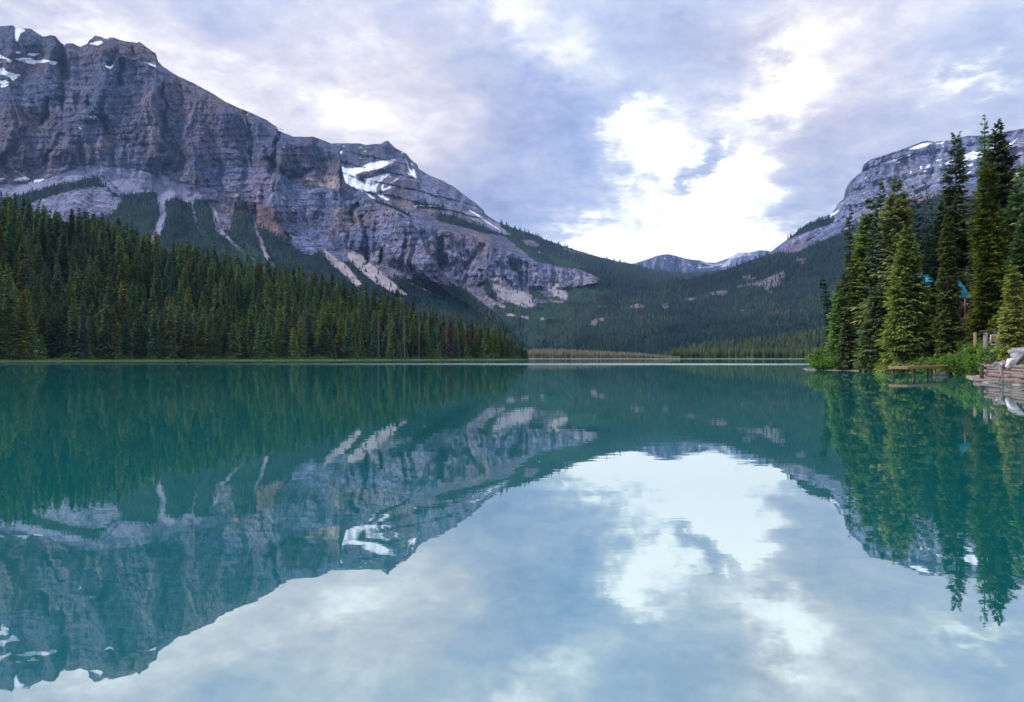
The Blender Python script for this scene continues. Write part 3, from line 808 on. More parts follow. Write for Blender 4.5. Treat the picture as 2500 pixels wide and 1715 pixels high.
for q in ([(2010, 230), (2050, 205), (2110, 225), (2100, 260), (2070, 255), (2040, 240)], [(1650, 345), (1720, 330), (1780, 340), (1760, 365), (1680, 362)],
          [(1610, 415), (1700, 388), (1800, 372), (1850, 340), (1900, 310), (1960, 308), (1985, 350), (1930, 345), (1900, 350), (1950, 392), (1900, 410), (1880, 470), (1840, 440), (1760, 405), (1640, 420)],
          [(1380, 475), (1480, 440), (1540, 430), (1580, 442), (1560, 468), (1400, 478)], [(1265, 492), (1330, 480), (1375, 490), (1350, 508), (1280, 503)], [(900, 550), (980, 522), (1040, 540), (1000, 562)],
          [(655, 645), (700, 620), (760, 612), (770, 630), (710, 655), (685, 690), (665, 675)], [(1130, 530), (1190, 508), (1180, 562), (1140, 562)], [(690, 543), (760, 528), (775, 546), (700, 552)],
          [(500, 655), (520, 590), (570, 572), (545, 612), (512, 660)], [(1880, 255), (1925, 252), (1915, 275), (1885, 272)], [(1640, 560), (1700, 565), (1670, 590)], [(450, 590), (495, 588), (480, 608)]):
    T3.poly(VG, r5(q), 0.15, 9, 7); T3.poly(WM, r5(q), 0.6, 9, 8); T3.poly(SC, r5(q), 0.5, 9, 8)
for q in ([(565, 520), (640, 500), (720, 475), (900, 420), (1040, 375), (1010, 402), (850, 455), (700, 525), (570, 545)], [(775, 530), (830, 490), (875, 478), (860, 508)],
          [(965, 325), (1080, 265), (1180, 235), (1300, 220), (1330, 235), (1200, 285), (1100, 318)], [(1325, 250), (1420, 218), (1500, 208), (1460, 245)], [(990, 612), (1025, 618), (1012, 690), (985, 665)],
          [(1200, 605), (1240, 540), (1285, 515), (1285, 575), (1250, 595)], [(1180, 635), (1240, 603), (1235, 635)], [(1470, 535), (1550, 478), (1650, 465), (1600, 525)],
          [(1485, 660), (1500, 600), (1540, 568), (1570, 600), (1530, 650)], [(1740, 490), (1770, 400), (1900, 335), (2000, 340), (2050, 300), (2250, 280), (2240, 310), (2100, 350), (2150, 400), (1850, 475)],
          [(1660, 615), (1720, 570), (1910, 510), (1880, 550), (1700, 615)], [(1740, 705), (1820, 640), (1890, 622), (1850, 655)], [(1405, 505), (1430, 425), (1445, 460), (1425, 500)],
          [(495, 548), (530, 500), (542, 522)], [(1295, 697), (1365, 637), (1340, 685)], [(1375, 285), (1400, 290), (1440, 292), (1395, 315)], [(1438, 250), (1485, 268), (1450, 295)],
          [(335, 735), (390, 702), (402, 732)], [(325, 960), (350, 915), (356, 945)], [(370, 1005), (410, 968), (415, 978)], [(285, 1205), (360, 1145), (325, 1185)], [(1135, 610), (1145, 550), (1172, 552), (1160, 612)],
          [(1360, 480), (1400, 450), (1390, 500)], [(1320, 500), (1360, 480), (1350, 520)], [(1385, 610), (1410, 575), (1405, 600)], [(940, 700), (970, 685), (960, 700)], [(1080, 575), (1118, 580), (1100, 600)],
          [(20, 1100), (45, 1050), (50, 1080)], [(0, 1240), (25, 1222), (10, 1245)], [(1290, 300), (1310, 302), (1300, 320)], [(1390, 540), (1450, 535), (1440, 552), (1400, 552)], [(1400, 655), (1430, 655), (1425, 668)]):
    T3.poly(SN, z5(q), 0.95, 0.8, 5)
for q in ([(2452, 357), (2489, 334), (2475, 350), (2458, 360)], [(2462, 372), (2472, 358), (2468, 378)], [(2478, 425), (2490, 418), (2484, 435)], [(2030, 522), (2050, 511), (2045, 521), (2025, 531)]):
    T3.poly(SN, q, 0.95, 0.8, 5)
o3 = T3.build("flat-topped grey mountain with a wooded spur")

# ---- low wooded rise at the far shore
L4 = [([(1600, 885), (2700, 885)], [(1600, 1010), (1800, 930), (2700, 800)]),
      ([(1600, 883), (1683, 857), (1749, 845), (1822, 838), (1895, 830), (1968, 818), (2100, 800), (2700, 780)], [(1600, 1030), (1800, 1150), (2700, 1250)])]
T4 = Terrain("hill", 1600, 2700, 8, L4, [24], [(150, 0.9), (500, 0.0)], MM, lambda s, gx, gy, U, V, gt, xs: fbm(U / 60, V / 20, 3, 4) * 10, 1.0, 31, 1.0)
T4.pa[:, VG] = 1.0
o4 = T4.build()

# ---- distant hill and snow range beyond the pass
L5 = [([(1400, 700), (2000, 700)], [(1400, 8600), (2000, 9500)]),
      ([(1400, 668), (1551, 643), (1588, 631), (1600, 626), (1613, 623), (1632, 621), (1657, 627), (1686, 634), (1708, 636), (1722, 641), (1749, 642), (1765, 635), (1782, 630), (1800, 619), (1815, 617), (1830, 617),
        (1845, 614), (1858, 611), (1877, 613), (1900, 625), (2000, 690)], [(1400, 9000), (1720, 9000), (1760, 10000), (2000, 10500)])]


def relief5(s, gx, gy, U, V, gt, xs):
    return -ridged(U / 260, V / 900, 4, 3) * 260 * np.clip(1.6 - gt, 0.2, 1)


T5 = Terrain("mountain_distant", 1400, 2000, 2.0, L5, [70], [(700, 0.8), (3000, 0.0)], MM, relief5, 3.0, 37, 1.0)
T5.poly(PL, [(1400, 600), (2000, 600), (2000, 700), (1400, 700)], 0.25)
for q in ([(1618, 631, 1), (1628, 633, 1.5)], [(1638, 636, 1), (1642, 642, 1.5)], [(1680, 645, 1), (1692, 652, 1.2)], [(1705, 645, 1), (1712, 653, 1)], [(1712, 640, 1.5), (1740, 648, 3), (1760, 646, 3)], [(1740, 652, 2), (1700, 654, 1.5)], [(1655, 630, .7), (1668, 634, .7)]):
    T5.stroke(SN, q, 1.0, 1.0)
T5.poly(SN, [(1770, 640), (1782, 629), (1800, 617), (1832, 614), (1838, 625), (1810, 627), (1790, 633), (1780, 650), (1755, 655)], 0.6, 3, 6)
o5 = T5.build("rounded distant hill and a snowy range beyond the pass")

# ------------------------------------------------------------------ lake outline (metres) and the ground round it
LAKE = np.array([(35, -25), (38, 30), (38, 48), (41, 56), (43, 62), (47, 70), (54, 80), (59.5, 91), (59, 101), (53, 110), (50.5, 118), (54, 128), (75, 144), (130, 178), (300, 330), (430, 560),
                 (425, 742), (300, 752), (200, 757), (60, 750), (20, 745), (-10, 700), (-70, 660), (-50, 628), (9, 592), (15, 566), (13, 546), (8, 538), (-30, 520), (-78, 500), (-120, 462), (-168, 432),
                 (-205, 398), (-233, 372), (-255, 345), (-268, 300), (-275, 200), (-240, 50), (-150, -30), (0, -45)], float)


def lake_sd(x, y):
    """signed distance to the shoreline, positive on land"""
    sh = x.shape
    x = x.ravel(); y = y.ravel()
    d = np.full(x.shape, 1e9)
    n = len(LAKE)
    for i in range(n):
        a = LAKE[i]; b = LAKE[(i + 1) % n]
        e = b - a; L = e @ e
        t = np.clip(((x - a[0]) * e[0] + (y - a[1]) * e[1]) / L, 0, 1)
        d = np.minimum(d, np.hypot(x - a[0] - t * e[0], y - a[1] - t * e[1]))
    ins = inpoly(x, y, LAKE)
    return np.where(ins, -d, d).reshape(sh)


def ground_z(x, y, sd=None):
    x = np.asarray(x, float); y = np.asarray(y, float)
    if sd is None: sd = lake_sd(x, y)
    jag = fbm(x / 9, y / 9, 4, 4) * np.clip(1.6 * np.exp(-(np.hypot(x - 50, y - 90) / 90) ** 2) + .6, 0, 2)
    s2 = sd + jag
    z = np.where(s2 < 0, np.maximum(s2 * 0.35, -3), 0.45 * (1 - np.exp(-np.maximum(s2, 0) / 2.5)))
    # wooded slope above the left shore
    xi = CX + F * x / np.maximum(y, 60)
    hh = np.interp(xi, [0, 80, 150, 300, 450, 600, 800, 1000, 1150, 1240], [90, 88, 82, 78, 68, 60, 52, 45, 34, 14])
    left = sstep(30, -10, x) * sstep(200, 280, y) * sstep(900, 760, y)
    z = z + hh * sstep(8.0, np.interp(xi, [600, 1000], [175.0, 115.0]), sd) * left * (1 + 0.1 * fbm(x / 60, y / 60, 3, 9))
    # bank of the wooded point on the right
    near = sstep(28, 45, x) * sstep(220, 170, y) * sstep(20, 45, y)
    z = z + near * sstep(1, 24, sd) * (2.6 + 2.4 * sstep(90, 118, y)) * (0.9 + 0.25 * fbm(x / 12, y / 12, 3, 12))
    # slope of the gravel path beside the crib
    z = z + near * sstep(80, 55, y) * sstep(0.5, 7, sd) * 1.0
    z = z + np.where(sd > 5, fbm(x / 4, y / 4, 3, 31) * 0.12, 0)
    crib = sstep(62.5, 61, y) * sstep(42, 45, y) * (x > 30) * (x < 60)
    z = np.where((crib > 0) & (sd > 0.2), np.maximum(z, crib * 1.4 * sstep(0.3, 1.0, sd)), z)
    return z


def build_ground():
    def axis(parts): return np.unique(np.round(np.concatenate(parts), 3))
    gx = axis([np.arange(30, 110, 0.8), np.arange(110, 200, 4), np.arange(200, 700, 12), np.arange(-450, 30, 6), np.geomspace(700, 14000, 24), -np.geomspace(450, 14000, 28)])
    gy = axis([np.arange(30, 160, 0.8), np.arange(160, 300, 6), np.arange(-60, 30, 5), np.arange(300, 800, 4), np.geomspace(800, 20000, 26), -np.geomspace(60, 9000, 24)])
    X, Y = np.meshgrid(gx, gy)
    sd = lake_sd(X, Y)
    Zg = ground_z(X, Y, sd)
    nr, nc = X.shape
    idx = np.arange(nr * nc).reshape(nr, nc)
    q = np.stack([idx[:-1, :-1], idx[:-1, 1:], idx[1:, 1:], idx[1:, :-1]], -1).reshape(-1, 4)
    m, k, out = new_mat("forest_floor")
    pos = k.new('ShaderNodeTexCoord').outputs['Object']
    sdn = k.new('ShaderNodeAttribute', attribute_name='shore').outputs['Fac']
    path = k.new('ShaderNodeAttribute', attribute_name='path').outputs['Fac']
    n1 = k.noise(pos, 0.6, 7, 0.65); n2 = k.noise(pos, 6.0, 6, 0.65); n3 = k.noise(pos, 0.05, 5, 0.6)
    floor_c = k.mix(k.maprange(n1, 0.35, 0.65), (0.035, 0.045, 0.022, 1), (0.06, 0.085, 0.03, 1))
    grass_c = k.mix(k.maprange(n3, 0.35, 0.65), (0.14, 0.21, 0.06, 1), (0.22, 0.26, 0.09, 1))
    stone = k.mix(k.maprange(n2, 0.3, 0.7), (0.16, 0.14, 0.13, 1), (0.42, 0.38, 0.36, 1))
    e = k.math('ADD', sdn, k.maprange(n1, 0.2, 0.8, -2.0, 2.0))
    c = k.mix(k.maprange(e, 5, 14), grass_c, floor_c)
    c = k.mix(k.maprange(e, 1.4, 2.4), stone, c)
    c = k.mix(path, c, k.mix(k.maprange(n2, 0.3, 0.7), (0.30, 0.29, 0.30, 1), (0.44, 0.42, 0.43, 1)))
    finish(k, out, c, 0.95, n2, 0.1, 0.6, 0.1)
    pth = sstep(6.0, 4.0, np.abs(X - (47.5 + 0.42 * (Y - 58)))) * sstep(95, 80, Y) * sstep(40, 50, Y) * sstep(2, 4, sd)
    me = make_mesh("ground", np.stack([X.ravel(), Y.ravel(), Zg.ravel()], -1), [q], m, True, None, {'shore': sd.ravel(), 'path': pth.ravel()})
    o = link("ground", me); o['kind'] = 'structure'


build_ground()


def build_water():
    m, k, out = new_mat("glacial_water")
    pos = k.new('ShaderNodeTexCoord').outputs['Object']
    sep = k.new('ShaderNodeSeparateXYZ'); k.put(sep.inputs[0], pos)
    y = sep.outputs[1]
    # calm near water, a strip ruffled by a breeze further out
    wn = k.noise(k.scale(pos, 0.004, 0.012, 0), 1.0, 4, 0.6)
    yy = k.math('ADD', y, k.maprange(wn, 0.3, 0.7, -16, 16))
    band = k.math('MULTIPLY', k.maprange(yy, 168, 186, smooth=True), k.maprange(yy, 225, 260, 1.0, 0.0, smooth=True))
    band = k.math('MULTIPLY', band, k.maprange(sep.outputs[0], -90, 20, 0.5, 1.0, smooth=True))
    r1 = k.noise(k.scale(pos, 0.55, 1.5, 0), 1.0, 3, 0.5)
    r2 = k.noise(k.scale(pos, 0.10, 0.16, 0), 1.0, 2, 0.5)
    patch = k.maprange(k.noise(k.scale(pos, 0.02, 0.05, 0), 1.0, 3, 0.5), 0.35, 0.65, 0.35, 1.0)
    h = k.math('ADD', k.math('MULTIPLY', k.math('MULTIPLY', r1, patch), WATER['r1']), k.math('MULTIPLY', r2, WATER['r2']))
    bn = k.new('ShaderNodeBump'); bn.inputs['Strength'].default_value = 1.0; bn.inputs['Distance'].default_value = 1.0
    k.put(bn.inputs['Height'], h)
    dif = k.new('ShaderNodeBsdfDiffuse')
    cn = k.noise(k.scale(pos, 0.01, 0.006, 0), 1.0, 3, 0.5)
    k.put(dif.inputs[0], k.mix(k.maprange(cn, 0.35, 0.65), WATER['c1'], WATER['c2']))
    gl = k.new('ShaderNodeBsdfGlossy')
    k.put(gl.inputs['Color'], WATER['tint'])
    k.put(gl.inputs['Roughness'], k.math('ADD', k.math('MULTIPLY', band, WATER['brough']), WATER['rough']))
    k.l.new(bn.outputs[0], gl.inputs['Normal'])
    fr = k.new('ShaderNodeFresnel'); fr.inputs['IOR'].default_value = WATER['ior']
    f = k.maprange(fr.outputs[0], 0.0, 1.0, WATER['f0'], WATER['f1'])
    mx = k.new('ShaderNodeMixShader')
    k.put(mx.inputs[0], f); k.l.new(dif.outputs[0], mx.inputs[1]); k.l.new(gl.outputs[0], mx.inputs[2])
    k.l.new(mx.outputs[0], out.inputs[0])
    v = [(-900, -300, 0), (1200, -300, 0), (1200, 1000, 0), (-900, 1000, 0)]
    o = link("water", make_mesh("water", v, [np.array([[0, 1, 2, 3]])], m))
    o['kind'] = 'structure'
    o['label'] = 'calm turquoise glacial lake mirroring mountains and sky'


WATER = dict(r1=0.0022, r2=0.006, c1=(0.004, 0.165, 0.160, 1), c2=(0.006, 0.205, 0.205, 1), tint=(0.93, 0.97, 0.95, 1), rough=0.012, brough=0.20, ior=2.2, f0=0.53, f1=0.93)
build_water()

# ------------------------------------------------------------------ conifers
def foliage_mat(name, c, tip, var=0.48, blue=0.0, trans=0.25, spots=None):
    m, k, out = new_mat(name)
    info = k.new('ShaderNodeObjectInfo').outputs['Random']
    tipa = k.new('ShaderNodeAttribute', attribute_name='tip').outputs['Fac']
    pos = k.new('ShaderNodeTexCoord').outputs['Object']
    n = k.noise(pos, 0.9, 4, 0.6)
    col = k.mix(k.math('MULTIPLY', tipa, k.maprange(n, 0.35, 0.65, 0.4, 1.0)), c + (1,), tip + (1,))  # paler new growth, with lit bough tips also painted into the colour
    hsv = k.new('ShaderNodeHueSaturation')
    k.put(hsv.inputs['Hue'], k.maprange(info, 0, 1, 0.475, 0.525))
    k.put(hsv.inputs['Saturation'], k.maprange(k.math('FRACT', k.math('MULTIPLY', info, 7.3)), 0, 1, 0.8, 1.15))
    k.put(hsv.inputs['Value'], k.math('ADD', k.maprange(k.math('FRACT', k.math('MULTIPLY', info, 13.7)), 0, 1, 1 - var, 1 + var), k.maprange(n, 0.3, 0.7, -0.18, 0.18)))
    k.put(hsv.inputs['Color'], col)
    d = k.new('ShaderNodeBsdfDiffuse'); k.put(d.inputs[0], hsv.outputs[0])
    t = k.new('ShaderNodeBsdfTranslucent'); k.put(t.inputs[0], hsv.outputs[0])
    mx = k.new('ShaderNodeMixShader'); mx.inputs[0].default_value = trans
    k.l.new(d.outputs[0], mx.inputs[1]); k.l.new(t.outputs[0], mx.inputs[2]); k.l.new(mx.outputs[0], out.inputs[0])
    return m


BARK = simple_mat("bark", (0.055, 0.042, 0.035), (0.13, 0.10, 0.085), 2.5, 0.95, (3, 3, 0.6), 0.8, 0.05)
GREYWOOD = simple_mat("grey_dead_wood", (0.15, 0.13, 0.125), (0.27, 0.24, 0.235), 3, 0.95, (3, 3, 0.5), 0.6, 0.05)
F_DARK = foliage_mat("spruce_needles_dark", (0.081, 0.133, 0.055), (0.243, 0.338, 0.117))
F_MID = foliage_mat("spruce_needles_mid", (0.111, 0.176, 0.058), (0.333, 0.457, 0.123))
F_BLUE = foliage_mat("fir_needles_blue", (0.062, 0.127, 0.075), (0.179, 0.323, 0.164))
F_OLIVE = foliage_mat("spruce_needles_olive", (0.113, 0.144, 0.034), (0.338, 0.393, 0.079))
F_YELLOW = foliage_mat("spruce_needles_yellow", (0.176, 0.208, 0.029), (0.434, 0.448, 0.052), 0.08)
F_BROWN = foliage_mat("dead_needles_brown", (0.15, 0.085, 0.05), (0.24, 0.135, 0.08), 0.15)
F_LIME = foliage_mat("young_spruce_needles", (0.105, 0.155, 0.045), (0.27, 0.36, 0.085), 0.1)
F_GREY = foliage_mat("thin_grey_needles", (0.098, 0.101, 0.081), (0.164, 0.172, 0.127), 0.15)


def taper_tube(pts, radii, sides=7):
    pts = np.asarray(pts, float); n = len(pts)
    d = np.gradient(pts, axis=0); d /= np.linalg.norm(d, axis=1)[:, None] + 1e-9
    up = np.array([0, 0, 1.0]); V = []
    for p, t, r in zip(pts, d, radii):
        a = np.cross(t, up if abs(t[2]) < 0.9 else np.array([1.0, 0, 0])); a /= np.linalg.norm(a); b = np.cross(t, a)
        an = np.arange(sides) / sides * 2 * np.pi
        V.append(p + r * (np.cos(an)[:, None] * a + np.sin(an)[:, None] * b))
    V = np.concatenate(V)
    i = np.arange(sides); j = (i + 1) % sides
    Q = np.concatenate([np.stack([k * sides + i, k * sides + j, (k + 1) * sides + j, (k + 1) * sides + i], -1) for k in range(n - 1)])
    return V, Q


def merge(parts):
    V = []; Fq = []; off = 0
    for v, f in parts:
        V.append(v); Fq.append(f + off); off += len(v)
    return np.concatenate(V), Fq


def conifer(seed, Ht, Rad, start=0.06, nb=220, per=10, power=0.85, dens=1.0, ragged=0.25, droop=0.35, tw=0.16, tl=0.45, bare=None, lean=0.0, gap=0.1, topthin=0.0, layer=0.5):
    """crown (verts, tris, tip) and trunk of one conifer, tapered trunk with whorls of drooping needle sprays"""
    g = np.random.default_rng(seed)
    q_ = g.uniform(0, 1, nb)
    u = start + (1 - start) * (0.55 * (1 - np.sqrt(q_)) + 0.45 * (1 - q_))      # a little denser low down
    u = np.sort(u)
    nw = max(int(Ht / layer / 1.3), 12)
    u = np.clip(np.round(u * nw) / nw * 0.4 + u * 0.6, start, 0.995)      # gather into whorls
    prof = (1 - u) ** power * np.clip(0.72 + 0.9 * (u - start) / 0.25, 0, 1)
    lump = 1 + ragged * 1.3 * perlin(u * 9, np.full(nb, seed * 1.7), seed)
    az = g.uniform(0, 2 * np.pi, nb)
    side = 1 + ragged * perlin(az * 0.8 + u * 3, u * 7 + seed, seed + 3)
    r = Rad * prof * lump * side * g.uniform(0.7, 1.12, nb) + 0.05 * Rad + 0.22
    if topthin: r *= np.where(u > 1 - topthin, 0.62, 1.0)
    keep = g.uniform(0, 1, nb) > gap
    if bare is not None:
        for (a, b, pr) in bare: keep &= ~((u > a) & (u < b) & (g.uniform(0, 1, nb) < pr))
    u, r, az = u[keep], r[keep], az[keep]
    n = len(u)
    el = (-0.55 + 1.15 * u ** 1.5) * droop * 2 + g.normal(0, 0.16, n)
    el = np.where(u > 0.93, el + 0.5, el)
    z0 = u * Ht
    s = (np.arange(per)[None, :] + g.uniform(0.1, 0.9, (n, per))) / per
    s = 0.10 + 0.90 * s
    ca, sa = np.cos(az)[:, None], np.sin(az)[:, None]
    hor = s * r[:, None] * np.cos(el)[:, None]
    sag = (-0.32 * droop * s ** 2 + 0.20 * s ** 3.2) * r[:, None]
    zz = z0[:, None] + s * r[:, None] * np.sin(el)[:, None] + sag
    base = np.stack([ca * hor, sa * hor, zz], -1)
    sgn = np.where((np.arange(per)[None, :] + g.integers(0, 2, (n, 1))) % 2 == 0, 1.0, -1.0)
    ang = az[:, None] + sgn * g.uniform(0.35, 1.15, (n, per)) * np.where(s > 0.9, 0.3, 1.0)
    L = (tl * r[:, None] * (1.05 - 0.75 * s) + 0.14 + 0.06 * tl * Rad) * g.uniform(0.7, 1.25, (n, per))
    hang = g.uniform(-0.62, -0.05, (n, per)) + 0.35 * u[:, None]
    dirv = np.stack([np.cos(ang), np.sin(ang), hang], -1)
    dirv /= np.linalg.norm(dirv, axis=-1, keepdims=True)
    perp = np.stack([-np.sin(ang), np.cos(ang), g.uniform(-0.9, 0.9, (n, per))], -1)
    perp /= np.linalg.norm(perp, axis=-1, keepdims=True)
    wdt = (tw * (0.6 + 0.7 * L)) * g.uniform(0.7, 1.3, (n, per))
    b0 = base - dirv * (0.15 * L)[..., None]
    mid = base + dirv * (0.40 * L)[..., None]
    p0 = b0
    p1 = mid + perp * (wdt * 0.5)[..., None]
    p2 = mid - perp * (wdt * 0.5)[..., None]
    p3 = base + dirv * L[..., None] - np.array([0, 0, 1.0]) * (0.12 * L)[..., None]
    V = np.stack([p0, p1, p3, p2], 2).reshape(-1, 3)
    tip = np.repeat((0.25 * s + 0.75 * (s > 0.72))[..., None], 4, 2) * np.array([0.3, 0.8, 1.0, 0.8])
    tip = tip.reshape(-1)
    Q = np.arange(len(V)).reshape(-1, 4)
    # leader at the tip
    lx = 0.025 * Ht * g.normal(0, 0.15)
    if lean:
        V[:, 0] += lean * V[:, 2]
    tz = np.linspace(0, 1, 9)
    tr = 0.011 * Ht * (1 - tz) ** 0.85 + 0.008
    tp = np.stack([lean * tz * Ht, np.zeros(9), tz * Ht * 0.995], -1)
    tv, tq = taper_tube(tp, tr, 7)
    # woody branch axes
    bw = []
    pick = g.permutation(n)[:min(n, 90)]
    for i in pick:
        ts = np.array([0, 0.5, 0.95])
        rr = r[i]
        pts = np.stack([np.cos(az[i]) * ts * rr * np.cos(el[i]), np.sin(az[i]) * ts * rr * np.cos(el[i]),
                        z0[i] + ts * rr * np.sin(el[i]) + (-0.32 * droop * ts ** 2 + 0.2 * ts ** 3.2) * rr], -1)
        pts[:, 0] += lean * pts[:, 2]
        bw.append(taper_tube(pts, [0.012 * rr + 0.012, 0.008 * rr + 0.01, 0.004], 3))
    return (V, Q, tip), (tv, tq), bw


def conifer_meshes(name, fol, seed, bark=BARK, deadtwigs=0, crown_name='crown', **kw):
    (V, Q, tip), (tv, tq), bw = conifer(seed, **kw)
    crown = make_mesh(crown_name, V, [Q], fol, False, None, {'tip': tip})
    parts = [(tv, tq)] + bw
    if deadtwigs:
        g = np.random.default_rng(seed + 99)
        for i in range(deadtwigs):
            h = g.uniform(0.05, 0.8) * kw['Ht']; a = g.uniform(0, 6.28); L = kw['Rad'] * g.uniform(0.4, 1.0) * (1 - h / kw['Ht']) ** 0.6
            ts = np.linspace(0, 1, 5)
            pts = np.stack([np.cos(a) * ts * L + kw.get('lean', 0) * h, np.sin(a) * ts * L, h - 0.25 * L * ts ** 2 + g.normal(0, 0.04, 5) * L], -1)
            parts.append(taper_tube(pts, 0.05 * (1 - ts) + 0.012, 3))
            for q in (0.4, 0.65, 0.85):
                p = pts[0] + (pts[-1] - pts[0]) * q
                b = a + g.choice([-1, 1]) * 0.7
                e = np.array([math.cos(b), math.sin(b), -0.25]) * L * 0.3
                parts.append(taper_tube(np.stack([p, p + e * 0.5, p + e]), [0.018, 0.012, 0.006], 3))
    v, fs = merge(parts)
    trunk = make_mesh('trunk', v, fs, bark)
    return crown, trunk


def place_tree(kind, crown, trunk, x, y, scale=1.0, rot=0.0, label=None, cat='tree', group=None, sxy=1.0, dz=-0.1):
    z = float(ground_z(np.array([x]), np.array([y]))[0])
    e = bpy.data.objects.new(kind, None); scene.collection.objects.link(e)
    e.empty_display_size = 0.5
    e.location = (x, y, z + dz); e.rotation_euler = (0, 0, rot); e.scale = (scale * sxy, scale * sxy, scale)
    tag(e, label, cat, group)
    link('trunk', trunk, e)
    if crown is not None: link('crown', crown, e)
    return e


# ------------------------------------------------------------------ forest on the left shore
def build_left_forest():
    rng = np.random.default_rng(7)
    V = []
    specs = [(F_DARK, dict(Ht=26, Rad=4.8, nb=340, per=12, power=1.0, droop=0.42, tw=0.42, tl=0.5)),
             (F_MID, dict(Ht=24, Rad=4.4, nb=330, per=12, power=1.0, droop=0.4, tw=0.40, tl=0.5)),
             (F_DARK, dict(Ht=28, Rad=3.8, nb=310, per=12, power=0.85, droop=0.35, tw=0.42, tl=0.5, start=0.12)),
             (F_BLUE, dict(Ht=22, Rad=4.1, nb=310, per=12, power=1.05, droop=0.35, tw=0.40, tl=0.5, start=0.03)),
             (F_OLIVE, dict(Ht=27, Rad=4.4, nb=300, per=11, power=0.85, droop=0.4, tw=0.42, tl=0.5, ragged=0.35, gap=0.2)),
             (F_DARK, dict(Ht=27, Rad=3.8, nb=260, per=10, power=0.7, droop=0.3, tw=0.42, tl=0.5, start=0.35, ragged=0.4, gap=0.2))]
    for i, (f, kw) in enumerate(specs):
        V.append(conifer_meshes('spruce', f, 100 + i, **kw))
    hts = [26, 24, 28, 22, 27, 27]
    # candidate positions on the slope
    n = 9000
    xi = rng.uniform(-330, 1287, n)
    dsh = np.interp(xi, [-330, 0, 200, 600, 1000, 1290], [290, 342, 372, 432, 502, 545])
    band = np.interp(xi, [-330, 0, 600, 1000, 1200, 1290], [230, 230, 200, 150, 100, 48])
    dd = dsh + 6 + band * rng.uniform(0, 1, n) ** 1.0
    X = (xi - CX) / F * dd
    sd = lake_sd(X, dd)
    ok = (sd > np.where(xi > 1170, 2.0, 5.0)) & ~((xi > 118) & (xi < 185) & (sd < 20 + 5 * np.sin(xi))) & ~((xi > 560) & (xi < 590) & (sd < 12))
    X, dd, xi, sd = X[ok], dd[ok], xi[ok], sd[ok]
    ex = rng.uniform(1180, 1288, 500); ed = np.interp(ex, [1180, 1290], [533, 545]) + rng.uniform(3, 55, 500)
    eX = (ex - CX) / F * ed; es = lake_sd(eX, ed); k_ = es > 2
    X, dd, xi, sd = np.r_[X, eX[k_]], np.r_[dd, ed[k_]], np.r_[xi, ex[k_]], np.r_[sd, es[k_]]
    # thin out by minimum distance
    order = np.argsort(dd)
    keep = []
    cell = {}
    for i in order:
        md = (5.6 if sd[i] < 24 else 7.6) * (0.62 if xi[i] > 1160 else 1.0)
        cx, cy = int(X[i] // 6), int(dd[i] // 6)
        good = True
        for a in (-1, 0, 1):
            for b in (-1, 0, 1):
                for j in cell.get((cx + a, cy + b), ()):
                    if (X[i] - X[j]) ** 2 + (dd[i] - dd[j]) ** 2 < md * md: good = False
        if good:
            keep.append(i); cell.setdefault((cx, cy), []).append(i)
    X, dd, xi, sd = X[keep], dd[keep], xi[keep], sd[keep]
    sc = 0.76 + 0.55 * rng.uniform(0, 1, len(X)) ** 0.8 + 0.10 * fbm(X / 30, dd / 30, 3, 5)
    sc *= np.interp(xi, [900, 1100, 1200, 1235, 1260, 1288], [1.0, 0.95, 0.88, 0.78, 0.5, 0.38])
    young = (sd < 16) & (rng.uniform(0, 1, len(X)) < 0.55)
    sc = np.where(young, rng.uniform(0.3, 0.72, len(X)), sc)
    kind = rng.integers(0, len(V), len(X))
    kind = np.where(young, rng.choice([1, 3, 0], len(X)), kind)
    # which of them show largest: in frame, near the water, tall
    inframe = (xi > -10)
    score = np.where(inframe, sc * 26 / dd * 400 - sd * 0.9, -1e9)
    top = np.argsort(-score)[:276]
    mask = np.zeros(len(X), bool); mask[top] = True
    names = [("tall dark spruce with drooping boughs in the left shore forest", "spruces crowded along the left shore"),
             ("mid-green spruce with a full crown in the left shore forest", "mid-green spruces along the left shore"),
             ("narrow dark spruce with a long spire in the left shore forest", "narrow spruces along the left shore"),
             ("blue-green fir with dense low boughs in the left shore forest", "blue-green firs along the left shore"),
             ("ragged olive-toned spruce in the left shore forest", "olive spruces along the left shore"),
             ("high-crowned spruce with bare lower trunk in the left shore forest", "high-crowned spruces along the left shore")]
    kinds = ['spruce_tree', 'spruce_tree', 'spruce_tree', 'fir_tree', 'spruce_tree', 'spruce_tree']
    looks = ["dark drooping spruce", "mid-green spruce", "narrow dark spruce", "blue-green fir", "ragged olive spruce", "high-crowned spruce"]
    zx = [70, 150, 230, 320, 410, 500, 600, 720, 850, 950, 1060, 1160]
    zones = ["at the picture's left edge", "left of the grassy clearing", "beside the grassy clearing", "right of the grassy clearing", "below the widest scree chute", "below the second scree chute",
             "below the forked scree streak", "below the thinnest scree streak", "left of the yellow-green spruce", "around the pale-trunked snag", "between the grey snags and brown trees",
             "among the rust-brown dead trees", "near the left point's tip"]
    special_at = [(80, 0), (135, 1), (205, 2), (270, 0), (330, 4), (415, 1)]
    first = {}
